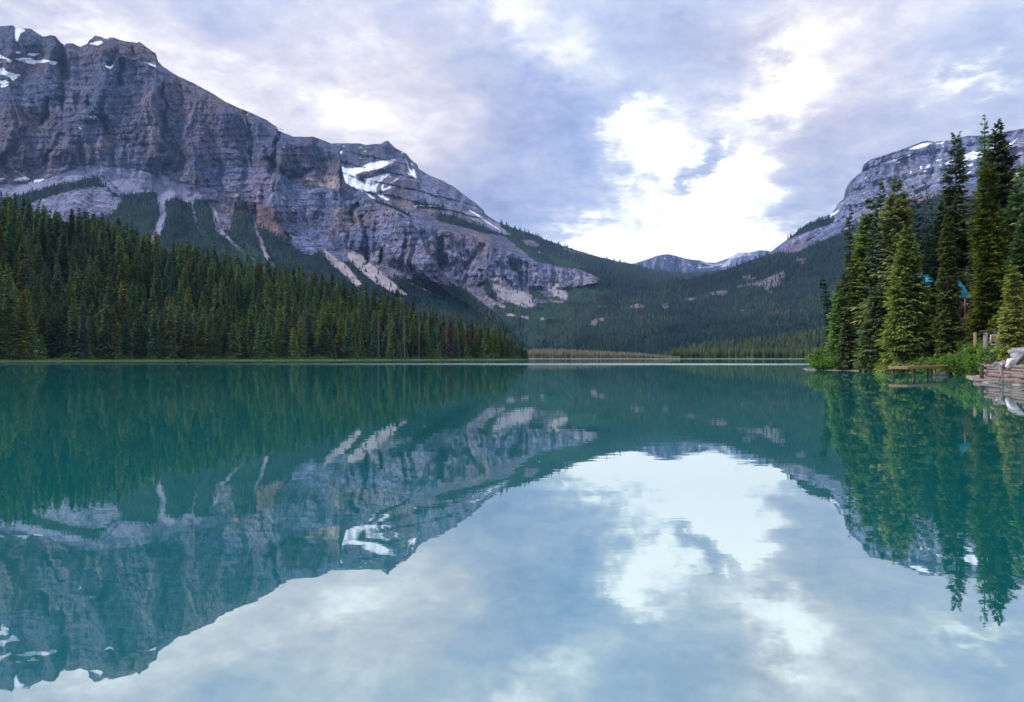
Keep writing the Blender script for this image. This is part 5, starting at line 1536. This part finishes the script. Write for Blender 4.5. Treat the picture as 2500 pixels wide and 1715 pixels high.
def box(c, s, rot=0.0, tilt=None):
    x, y, z = s[0] / 2, s[1] / 2, s[2] / 2
    v = np.array([(-x, -y, -z), (x, -y, -z), (x, y, -z), (-x, y, -z), (-x, -y, z), (x, -y, z), (x, y, z), (-x, y, z)], float)
    if tilt:     # (axis, angle) applied before the heading
        ax, an = tilt; ca, sa = math.cos(an), math.sin(an)
        if ax == 'x': v = np.stack([v[:, 0], v[:, 1] * ca - v[:, 2] * sa, v[:, 1] * sa + v[:, 2] * ca], -1)
        if ax == 'y': v = np.stack([v[:, 0] * ca + v[:, 2] * sa, v[:, 1], -v[:, 0] * sa + v[:, 2] * ca], -1)
    ca, sa = math.cos(rot), math.sin(rot)
    v = np.stack([v[:, 0] * ca - v[:, 1] * sa, v[:, 0] * sa + v[:, 1] * ca, v[:, 2]], -1) + np.asarray(c)
    f = np.array([[0, 3, 2, 1], [4, 5, 6, 7], [0, 1, 5, 4], [1, 2, 6, 5], [2, 3, 7, 6], [3, 0, 4, 7]])
    return v, f


def capped(pts, radii, sides=10):
    V, Q = taper_tube(pts, radii, sides)
    n = len(pts)
    c0 = len(V)
    V = np.vstack([V, pts[0], pts[-1]])
    i = np.arange(sides); j = (i + 1) % sides
    t1 = np.stack([j, i, np.full(sides, c0)], -1)
    e = (n - 1) * sides
    t2 = np.stack([e + i, e + j, np.full(sides, c0 + 1)], -1)
    return V, [Q, t1, t2]


def mesh_of(parts, name, mat, parent=None, smooth=False, loc=(0, 0, 0), bevel=0):
    V = []; Fs = []; off = 0
    for v, f in parts:
        for q in (f if isinstance(f, list) else [f]): Fs.append(np.asarray(q) + off)
        V.append(np.asarray(v, float)); off += len(V[-1])
    V = np.concatenate(V) - (np.asarray(loc) if parent is None else 0)
    o = link(name, make_mesh(name, V, Fs, mat, smooth), parent, loc if parent is None else (0, 0, 0))
    if bevel:
        b = o.modifiers.new('bevel', 'BEVEL'); b.width = bevel; b.segments = 2
    return o


def empty(name, loc, rot=0):
    e = bpy.data.objects.new(name, None); scene.collection.objects.link(e); e.location = loc; e.rotation_euler = (0, 0, rot)
    e.empty_display_size = .5
    return e


def gz(x, y): return float(ground_z(np.array([float(x)]), np.array([float(y)]))[0])


def build_dock():
    a = np.array([43.0, 76.0]); b = np.array([56.5, 87.2])
    e = empty("dock", (a[0], a[1], 0), math.atan2(b[1] - a[1], b[0] - a[0]))
    tag(e, "narrow wooden plank dock on posts reaching out from the wooded point", "dock")
    L = float(np.hypot(*(b - a))); W = 1.8; zt = 1.12
    pl = []
    rng = random.Random(3)
    n = int(L / .2)
    for i in range(n):
        pl.append(box(((i + .5) * L / n, 0, zt + rng.uniform(-.006, .006)), (L / n - .018, W, .05), rng.uniform(-.004, .004)))
    mesh_of(pl, "deck", TIMBER, e)
    for s in (-1, 1):
        mesh_of([box((L * .31 - .0, s * (W / 2 + .045), zt - .12), (L * .62, .08, .30))], "beam", TIMBER, e, bevel=.01)
        mesh_of([box((L * .81, s * (W / 2 + .04), zt - .10), (L * .376, .07, .24))], "beam", TIMBER, e, bevel=.01)
    mesh_of([box((-.045, 0, zt - .12), (.08, W + .17, .30))], "end_beam", TIMBER, e, bevel=.01)
    for t in (.035, .37, .74):
        for s in (-1, 1):
            mesh_of([capped(np.array([(t * L, s * (W / 2 - .16), -1.6), (t * L + .02, s * (W / 2 - .16), zt - .03)]), [.12, .11], 10)], "post", DARKTIMBER if t < .7 else TIMBER, e, True)
        mesh_of([box((t * L + .2, 0, zt - .16), (.1, W - .05, .2))], "cross_beam", DARKTIMBER, e)


build_dock()


def rock_mesh(name, seed, s, mat, rough=.28):
    import bmesh
    bm = bmesh.new(); bmesh.ops.create_icosphere(bm, subdivisions=3, radius=1)
    v = np.array([x.co[:] for x in bm.verts]); f = np.array([[q.index for q in p.verts] for p in bm.faces]); bm.free()
    g = np.random.default_rng(seed)
    for k in range(9):       # chop flat facets
        nrm = g.normal(0, 1, 3); nrm /= np.linalg.norm(nrm); dd = g.uniform(.55, .9)
        pr = v @ nrm; v = v - np.where(pr > dd, pr - dd, 0)[:, None] * nrm
    v = v * (1 + rough * .35 * perlin(v[:, 0] * 2.3 + seed, v[:, 1] * 2.3 + v[:, 2] * 1.7, seed))[:, None]
    return make_mesh(name, v * np.asarray(s), [f], mat, False)


def build_rocks():
    def rk(px, py, d, s, seed, mat, label, group=None, sink=.3):
        p = P(px, py, d)
        me = rock_mesh("boulder", seed, s, mat)
        z = max(gz(p[0], p[1]), -.25)
        o = link("boulder", me, None, (p[0], p[1], p[2]))
        o.rotation_euler = (0, 0, seed)
        tag(o, label, "boulder", group)
    rk(2469, 887, 57.5, (.78, .55, .52), 1, WHITESTONE, "large white boulder on top of the log crib")
    rk(2437, 892, 58.5, (.42, .35, .26), 2, WHITESTONE, "white stone lying at the left corner of the log crib")
    rk(2448, 886, 58.5, (.40, .35, .24), 3, STONE, "grey stone beside the driftwood root on the log crib")
    rk(2484, 872, 60.5, (.70, .6, .5), 4, STONE, "grey boulder below the path, leftmost of its heap")
    rk(2494, 862, 62, (.75, .6, .5), 5, STONE, "grey boulder topmost in the heap beside the path")
    rk(2478, 858, 63.5, (.55, .5, .42), 6, STONE, "rounded grey boulder against the yellow-green spruce's trunk")
    rk(2497, 880, 58.8, (.6, .5, .42), 7, STONE, "grey boulder behind the white one at the picture's edge")
    rk(2488, 851, 66, (.6, .5, .42), 8, STONE, "small grey boulder at the foot of the path slope")
    rk(2297, 914, 82, (.65, .5, .3), 9, STONE, "flat grey rock in the shallows under the dock's landward end")
    rk(2480, 931, 56, (.30, .25, .16), 10, WHITESTONE, "small pale stone in the water before the log crib")
    rk(2283, 916, 83, (.4, .3, .22), 11, PINKSTONE, "small pinkish stone under the dock beside the flat grey rock")
    # stony margin
    g = np.random.default_rng(8)
    Vs = []; Fs = []; off = 0
    import bmesh
    bm = bmesh.new(); bmesh.ops.create_icosphere(bm, subdivisions=1, radius=1)
    bv = np.array([x.co[:] for x in bm.verts]); bf = np.array([[q.index for q in p.verts] for p in bm.faces]); bm.free()
    n = 9000
    x = g.uniform(40, 64, n); y = g.uniform(48, 122, n); sd = lake_sd(x, y)
    ok = (sd > -1.4) & (sd < 2.6) & (g.uniform(0, 1, n) < np.where(y < 96, .9, .4))
    x, y, sd = x[ok], y[ok], sd[ok]
    z = ground_z(x, y, sd); n = len(x)
    s = g.lognormal(-2.1, .55, n)[:, None, None]
    sc = g.uniform(.6, 1.3, (n, 1, 3)) * np.array([1.2, 1.2, .6])
    V = bv[None] * s * sc * (1 + g.uniform(-.25, .25, (n, len(bv), 1))) + np.stack([x, y, z], -1)[:, None]
    f = (bf[None] + (np.arange(n) * len(bv))[:, None, None]).reshape(-1, 3)
    o = link("gravel", make_mesh("gravel", V.reshape(-1, 3), [f], PINKSTONE))
    tag(o, "loose stones and gravel along the waterline of the point", None, None, 'stuff')


build_rocks()


def build_crib():
    A = np.array([42.35, 61.4]); B = np.array([38.2, 46.0])
    e = empty("log_crib", (A[0], A[1], 0))
    tag(e, "weathered log crib holding up the bank at the right edge of the picture", "retaining wall")
    dv = (B - A) / np.hypot(*(B - A)); L = float(np.hypot(*(B - A)))
    rng = random.Random(2)
    nx, ny = dv[1], -dv[0]
    if nx > 0: nx, ny = -nx, -ny
    z = .02
    for i in range(5):
        r = .17 + rng.uniform(-.045, .035)
        off = -.10 * i + rng.uniform(-.09, .09)
        t = np.linspace(rng.uniform(-.14, .03), 1, 12)
        p = np.stack([dv[0] * t * L - nx * (.25 - off * .0) + 0 * t, dv[1] * t * L - ny * .25, np.full(12, z + r)], -1)
        p[:, :2] += np.array([nx, ny]) * off
        p += np.array([[rng.uniform(-.045, .045) for _ in range(3)] for _ in range(12)])
        mesh_of([capped(p, [r * rng.uniform(.84, 1.1) for _ in range(12)], 10)], "log", CRIBLOG, e, True)
        z += r * 1.85
    for t in (.02,):
        c = dv * t * L
        mesh_of([capped(np.array([(c[0] + nx * .22, c[1] + ny * .22, -.9), (c[0] + nx * .2, c[1] + ny * .2, 1.5)]), [.17, .15], 10)], "post", DARKTIMBER, e, True)
    c = dv * 3.0
    mesh_of([capped(np.array([(c[0] - nx * 1.5, c[1] - ny * 1.5, 1.45), (c[0] + nx * .3, c[1] + ny * .3, 1.42)]), [.13, .13], 9)], "tie_log", CRIBLOG, e, True)
    # loose logs tumbled against the crib
    for i, (t0, dx, dz, ln, an) in enumerate(((.12, .55, .10, 2.4, .25), (.3, .75, .02, 3.2, -.12), (.5, .5, .32, 1.9, .4), (.2, -.4, 1.55, 3.0, .1), (.55, -.5, 1.58, 2.6, -.3))):
        c0 = A + dv * t0 * L + np.array([nx, ny]) * dx
        u = np.array([dv[0] * math.cos(an) - dv[1] * math.sin(an), dv[0] * math.sin(an) + dv[1] * math.cos(an)])
        q = np.array([(c0[0] - u[0] * ln / 2, c0[1] - u[1] * ln / 2, dz), (c0[0] + .04, c0[1], dz + .1), (c0[0] + u[0] * ln / 2, c0[1] + u[1] * ln / 2, dz + .14 * math.sin(i * 2.1))])
        o = mesh_of([capped(q, [.13, .12, .08], 9)], "driftwood", GREYWOOD if i % 2 else CRIBLOG, None, True, tuple(q[1]))
        tag(o, ["short brown log lying in the water at the log crib's left corner", "long grey log floating along the foot of the log crib", "brown log propped against the middle of the log crib",
                "grey log lying along the top of the log crib behind the driftwood root", "brown log lying on top of the log crib by the picture's edge"][i], "driftwood")
    # driftwood leaning from the crib into the water
    p0 = np.array(P(2438, 892, 56.5)); p1 = np.array(P(2446, 914, 55.6)); p2 = np.array(P(2452, 932, 55.2)); p2[2] = -.15
    root = [p0 + np.array([-.05, .3, .12]), p0, (p0 + p1) / 2 + np.array([.04, 0, .05]), p1, p2]
    parts = [capped(np.array(root), [.20, .17, .14, .11, .05], 9)]
    parts.append(capped(np.array([p2 + np.array([0, 0, .25]), p2 + np.array([.35, .05, .45]), p2 + np.array([.8, .1, .75])]), [.05, .035, .015], 6))
    parts.append(capped(np.array([p1, p1 + np.array([-.1, 0, -.3]), p1 + np.array([-.42, 0, -.85])]), [.05, .04, .02], 6))
    parts.append(capped(np.array([p0, p0 + np.array([-.3, 0, .12]), p0 + np.array([-.5, .1, .05])]), [.1, .07, .03], 6))
    o = mesh_of(parts, "driftwood", GREYWOOD, None, True, tuple(p0))
    tag(o, "bleached driftwood root leaning off the log crib into the water", "driftwood")
    q0 = np.array(P(2483, 890, 56.2)); q1 = np.array(P(2512, 858, 55.0))
    o = mesh_of([box(tuple((q0 + q1) / 2), (float(np.linalg.norm(q1 - q0)), .16, .2), math.atan2(q1[1] - q0[1], q1[0] - q0[0]), ('y', -math.asin((q1[2] - q0[2]) / np.linalg.norm(q1 - q0))))], "timber_beam", DARKTIMBER, None, False, tuple(q0), .015)
    tag(o, "dark slanting timber above the log crib at the picture's edge", "beam")
    # waterline driftwood on the left shore and twigs at the point's tip
    for px, d, L_, lab in ((144, 360.5, 3.6, "pale driftwood log on the grassy left shoreline, below the clearing"), (775, 458.5, 2.6, "short pale driftwood log on the shoreline near the middle of the left shore")):
        x = (px - CX) / F * d
        o = mesh_of([capped(np.array([(x - L_ / 2, d, .42), (x, d + .2, .5), (x + L_ / 2, d + .3, .46)]), [.2, .24, .16], 8)], "driftwood", GREYWOOD, None, True, (x, d, .4))
        tag(o, lab, "driftwood")
    g = np.random.default_rng(4); parts = []
    c = np.array([P(1984, 903, 118)[0], 118.0, 0])
    for i in range(14):
        a = g.uniform(2.2, 4.2); l = g.uniform(.8, 2.6)
        s = c + np.array([g.uniform(-.6, .8), g.uniform(-1, 1), -.1])
        parts.append(taper_tube(np.stack([s, s + l * .5 * np.array([math.cos(a), math.sin(a) * .4, .35]), s + l * np.array([math.cos(a), math.sin(a) * .4, .5])]), [.04, .025, .01], 4))
    o = mesh_of(parts, "dead_brush", GREYWOOD, None, False, tuple(c))
    tag(o, "tangle of bare twigs in the water at the tip of the wooded point", "brush")


build_crib()


def build_sign_gate():
    d = 76.0
    x0, _, _ = P(2418, 836, d); x1, _, _ = P(2458, 836, d)
    zt = P(0, 818, d)[2]; zb = P(0, 842, d)[2]
    w = x1 - x0
    base = gz((x0 + x1) / 2, d)
    e = empty("notice_board", ((x0 + x1) / 2, d, base)); tag(e, "brown notice board with a cream frame and a white emblem among the bushes", "sign")
    hz = zt - base; hh = zt - zb
    mesh_of([box((0, 0, hz - hh / 2), (w - .1, .05, hh - .1))], "board", BROWNBOARD, e)
    mesh_of([box((0, -.01, hz - .03), (w, .08, .07)), box((0, -.01, hz - hh + .03), (w, .08, .07)), box((-w / 2 + .034, -.01, hz - hh / 2), (.07, .078, hh - .13)), box((w / 2 - .034, -.01, hz - hh / 2), (.07, .078, hh - .13))], "frame", CREAM, e)
    pts = [(-.35, .28), (-.1, .33), (.18, .31), (.36, .30), (.40, .18), (.28, .16), (.22, .02), (.05, .0), (-.12, .03), (-.2, .12), (-.36, .13)]
    pts = [(p[0] * 1.0, hz - hh / 2 + p[1] * .9) for p in pts]
    n = len(pts)
    v = [(p[0], -.045, p[1]) for p in pts] + [(p[0], -.026, p[1]) for p in pts]
    f = [np.array([list(range(n))]), np.array([[i, i + n, (i + 1) % n + n, (i + 1) % n] for i in range(n)])]
    mesh_of([(np.array(v), f)], "emblem", WHITE, e)
    for s in (-1, 1):
        mesh_of([box((s * (w / 2 - .12), .075, hz / 2 - .2), (.1, .1, hz + .2))], "post", DARKTIMBER, e)
    # log gate
    d = 74.0
    x = P(2406, 0, d)[0]; xr = P(2436, 0, d)[0]; zt = P(0, 812, d)[2]; base = gz(x, d)
    e = empty("log_gate", (x, d, base)); tag(e, "pale log post carrying a dark cross log, left of the notice board", "gate")
    h = zt - base
    for xx in (0, xr - x):
        mesh_of([capped(np.array([(xx, 0, -.4), (xx + .03, 0, h * .5), (xx, 0, h)]), [.25, .23, .21], 12)], "post", GREYWOOD, e, True)
    mesh_of([capped(np.array([(-.55, 0, h + .08), ((xr - x) / 2, 0, h + .14), (xr - x + .5, 0, h + .1)]), [.13, .14, .13], 12)], "cross_log", DARKTIMBER, e, True)
    d = 86.0
    x = P(2381, 0, d)[0]; zt = P(0, 812, d)[2]; base = gz(x, d)
    o = mesh_of([capped(np.array([(x, d, base - .3), (x + .04, d, (base + zt) / 2), (x, d, zt)]), [.24, .22, .20], 12)], "log_post", TIMBER, None, True, (x, d, base))
    tag(o, "short orange-brown log post under the cabin's porch", "post")


build_sign_gate()


def build_cabin():
    m, k, out = new_mat("teal_metal_roof")
    pos = k.new('ShaderNodeTexCoord').outputs['Object']
    n = k.noise(pos, .7, 5, .6)
    finish(k, out, k.mix(k.maprange(n, .3, .7), (0.02, 0.30, 0.42, 1), (0.035, 0.38, 0.50, 1)), 0.45, None, .5)
    ROOF = m
    m, k, out = new_mat("window_glass")
    finish(k, out, (0.35, 0.38, 0.46, 1), 0.12, None, .8)
    GLASS = m
    d = 114.0
    X0, X1 = P(2243, 0, d)[0], P(2369, 0, d)[0]
    zr = P(0, 671, 117)[2]; ze = P(0, 727, 113)[2]
    base = min(gz(X0, d), gz(X1, d + 4)) - .3
    cx = (X0 + X1) / 2; w = X1 - X0; dep = 8.0
    e = empty("log_cabin", (cx, d + dep / 2, base)); tag(e, "red-brown log cabin with a teal metal roof, mostly hidden by spruces", "cabin")
    zr -= base; ze -= base
    hx = w / 2
    # log walls: stacked round logs on four sides
    logs = []
    r = .17; zc = r
    while zc < ze - .1:
        for s in (-1, 1):
            logs.append(capped(np.array([(-hx + .35, s * (dep / 2 - .7), zc), (hx - .35, s * (dep / 2 - .7), zc)]), [r, r], 8))
            logs.append(capped(np.array([(s * (hx - .7), -dep / 2 + .35, zc + r), (s * (hx - .7), dep / 2 - .35, zc + r)]), [r, r], 8))
        zc += r * 1.9
    wall = mesh_of(logs, "wall", LOGRED, e, True)
    # gable ends
    gv = []
    for s in (-1, 1):
        x = s * (hx - .7)
        v = np.array([(x - .1, -dep / 2 + .5, ze - .1), (x - .1, dep / 2 - .5, ze - .1), (x - .1, 0, zr - .25), (x + .1, -dep / 2 + .5, ze - .1), (x + .1, dep / 2 - .5, ze - .1), (x + .1, 0, zr - .25)])
        gv.append((v, [np.array([[0, 1, 2], [5, 4, 3]]), np.array([[0, 3, 4, 1], [1, 4, 5, 2], [2, 5, 3, 0]])]))
    mesh_of(gv, "gable", LOGRED, e)
    rise = zr - ze; run = dep / 2 + .5; ang = math.atan2(rise, run); sl = math.hypot(rise, run)

    def roof(cx_, w_, y0, z0, y1, z1, name, parent):
        """a pitched plane from eave (y0,z0) to ridge (y1,z1) with standing seams"""
        a = math.atan2(z1 - z0, y1 - y0); L = math.hypot(z1 - z0, y1 - y0)
        parts = [box((cx_, (y0 + y1) / 2, (z0 + z1) / 2), (w_, L, .07), 0, ('x', a))]
        n_ = int(w_ / .42)
        for i in range(n_ + 1):
            xx = cx_ - w_ / 2 + .03 + i * (w_ - .06) / n_
            parts.append(box((xx, (y0 + y1) / 2 - math.sin(a) * .055, (z0 + z1) / 2 + math.cos(a) * .055), (.05, L - .01, .05), 0, ('x', a)))
        return mesh_of(parts, name, ROOF, parent)
    roof(0, w, -run, ze, 0, zr, "roof", e)
    roof(0, w, run, ze, 0, zr, "roof", e)
    mesh_of([box((0, 0, zr + .06), (w + .02, .35, .08))], "ridge_cap", ROOF, e)
    mesh_of([box((0, -run - .02, ze - .1), (w, .06, .2))], "fascia", DARKTIMBER, e)
    # right end: balcony, posts, brace and windows
    yb = -dep / 2 - .9
    zf = P(0, 808, 112)[2] - base
    mesh_of([box((hx - 1.6, yb + .4, zf), (3.4, 2.0, .16))], "balcony", LOGRED, e)
    for xx in (hx - 3.1, hx - 1.75, hx - .15):
        mesh_of([capped(np.array([(xx, yb - .45, -.5), (xx, yb - .45, ze - .2)]), [.15, .14], 10)], "porch_post", LOGRED, e, True)
    rails = [box((hx - 1.6, yb - .45, zf + 1.0), (3.2, .1, .12)), box((hx - 1.6, yb - .45, zf + .25), (3.2, .1, .1))]
    for i in range(14): rails.append(box((hx - 3.05 + i * .222, yb - .45, zf + .62), (.05, .05, .7)))
    mesh_of(rails, "railing", LOGRED, e)
    mesh_of([box((hx - .95, yb - .45, zf + 1.7), (2.0, .12, .14), 0, ('y', .75))], "brace", LOGRED, e)
    for (xx, zz, ww, wh) in ((hx - .95, zf + 1.5, .95, 1.15), (hx - 1.0, zf + 4.4, .85, 1.0), (hx - 3.0, zf + 1.5, .9, 1.1), (hx - 5.2, zf + 1.5, .9, 1.1), (hx - 5.2, zf + 4.2, .9, 1.0), (-hx + 2, zf + 4.0, .9, 1.0), (-hx + 2, zf + 1.2, .9, 1.0)):
        fr = mesh_of([box((xx, -dep / 2 + .46, zz), (ww + .2, .12, wh + .2))], "window", CREAM, e)
        mesh_of([box((xx, -dep / 2 + .39, zz), (ww, .04, wh))], "pane", GLASS, fr)
    # left wing with lower roof and small gabled dormer
    wx0, wx1 = P(2139, 0, 113)[0] - cx, -hx + .6
    z0 = P(0, 775, 112)[2] - base; z1 = P(0, 735, 115)[2] - base
    zw = z0
    logs = []; zc = r
    while zc < zw - .1:
        logs.append(capped(np.array([(wx0 + .6, -dep / 2 + .6, zc), (wx1, -dep / 2 + .6, zc)]), [r, r], 8))
        logs.append(capped(np.array([(wx0 + .8, -dep / 2 + .4, zc + r), (wx0 + .8, dep / 2 - 1, zc + r)]), [r, r], 8)); zc += r * 1.9
    mesh_of(logs, "wing_wall", LOGRED, e, True)
    roof((wx0 + wx1) / 2, wx1 - wx0, -dep / 2 - .4, z0, -.2, z1, "wing_roof", e)
    roof((wx0 + wx1) / 2, wx1 - wx0, dep / 2, z0, -.2, z1, "wing_roof", e)
    # dormer
    dx0, dx1 = P(2154, 0, 112)[0] - cx, P(2182, 0, 112)[0] - cx
    dz0 = P(0, 740, 112)[2] - base; dz1 = P(0, 712, 112)[2] - base; yb = -dep / 2 + .4
    mesh_of([box(((dx0 + dx1) / 2, yb + 1.5, (z0 + dz0) / 2), (dx1 - dx0 - .5, 2.8, dz0 - z0))], "dormer_wall", ORANGE, e)
    mx = (dx0 + dx1) / 2
    v = np.array([(dx0 + .2, yb + .08, dz0), (dx1 - .2, yb + .08, dz0), (mx, yb + .08, dz1 - .1), (dx0 + .2, yb + .2, dz0), (dx1 - .2, yb + .2, dz0), (mx, yb + .2, dz1 - .1)])
    mesh_of([(v, [np.array([[0, 1, 2], [5, 4, 3]]), np.array([[0, 3, 4, 1], [1, 4, 5, 2], [2, 5, 3, 0]])])], "dormer_gable", DARKTIMBER, e)
    hw = (dx1 - dx0) / 2; da = math.atan2(dz1 - dz0, hw); dl = math.hypot(dz1 - dz0, hw) + .15
    mesh_of([box((mx - hw / 2, yb + 1.6, (dz0 + dz1) / 2), (dl, 3.6, .08), 0, ('y', -da)), box((mx + hw / 2, yb + 1.6, (dz0 + dz1) / 2), (dl, 3.6, .08), 0, ('y', da))], "dormer_roof", ROOF, e)
    mesh_of([box((mx, yb + .05, (dz0 + z0) / 2 + .2), (.9, .1, 1.0))], "dormer_window", GLASS, e)
    # stone chimney
    ch = mesh_of([box((-hx * .3, 1.2, zr - .2), (1.0, 1.0, 2.4))], "chimney", STONE, e, bevel=.04)


build_cabin()

# ------------------------------------------------------------------ the air itself
def build_haze():
    m = bpy.data.materials.new("haze")
    m.use_nodes = True
    k = NT(m.node_tree); k.n.clear()
    out = k.new('ShaderNodeOutputMaterial')
    v = k.new('ShaderNodeVolumePrincipled')
    v.inputs['Color'].default_value = (0.33, 0.57, 1.0, 1)
    v.inputs['Density'].default_value = HAZE
    v.inputs['Anisotropy'].default_value = 0.0
    k.l.new(v.outputs[0], out.inputs['Volume'])
    x0, x1, y0, y1, za, zb = -9000, 9000, -6000, 13500, -60, 2600
    vs = [(x0, y0, za), (x1, y0, za), (x1, y1, za), (x0, y1, za), (x0, y0, zb), (x1, y0, zb), (x1, y1, zb), (x0, y1, zb)]
    f = np.array([[0, 3, 2, 1], [4, 5, 6, 7], [0, 1, 5, 4], [1, 2, 6, 5], [2, 3, 7, 6], [3, 0, 4, 7]])
    o = link("haze", make_mesh("haze", vs, [f], m))
    o['kind'] = 'stuff'; o['label'] = 'thin blue air over the lake and mountains'


HAZE = 4.2e-5
build_haze()
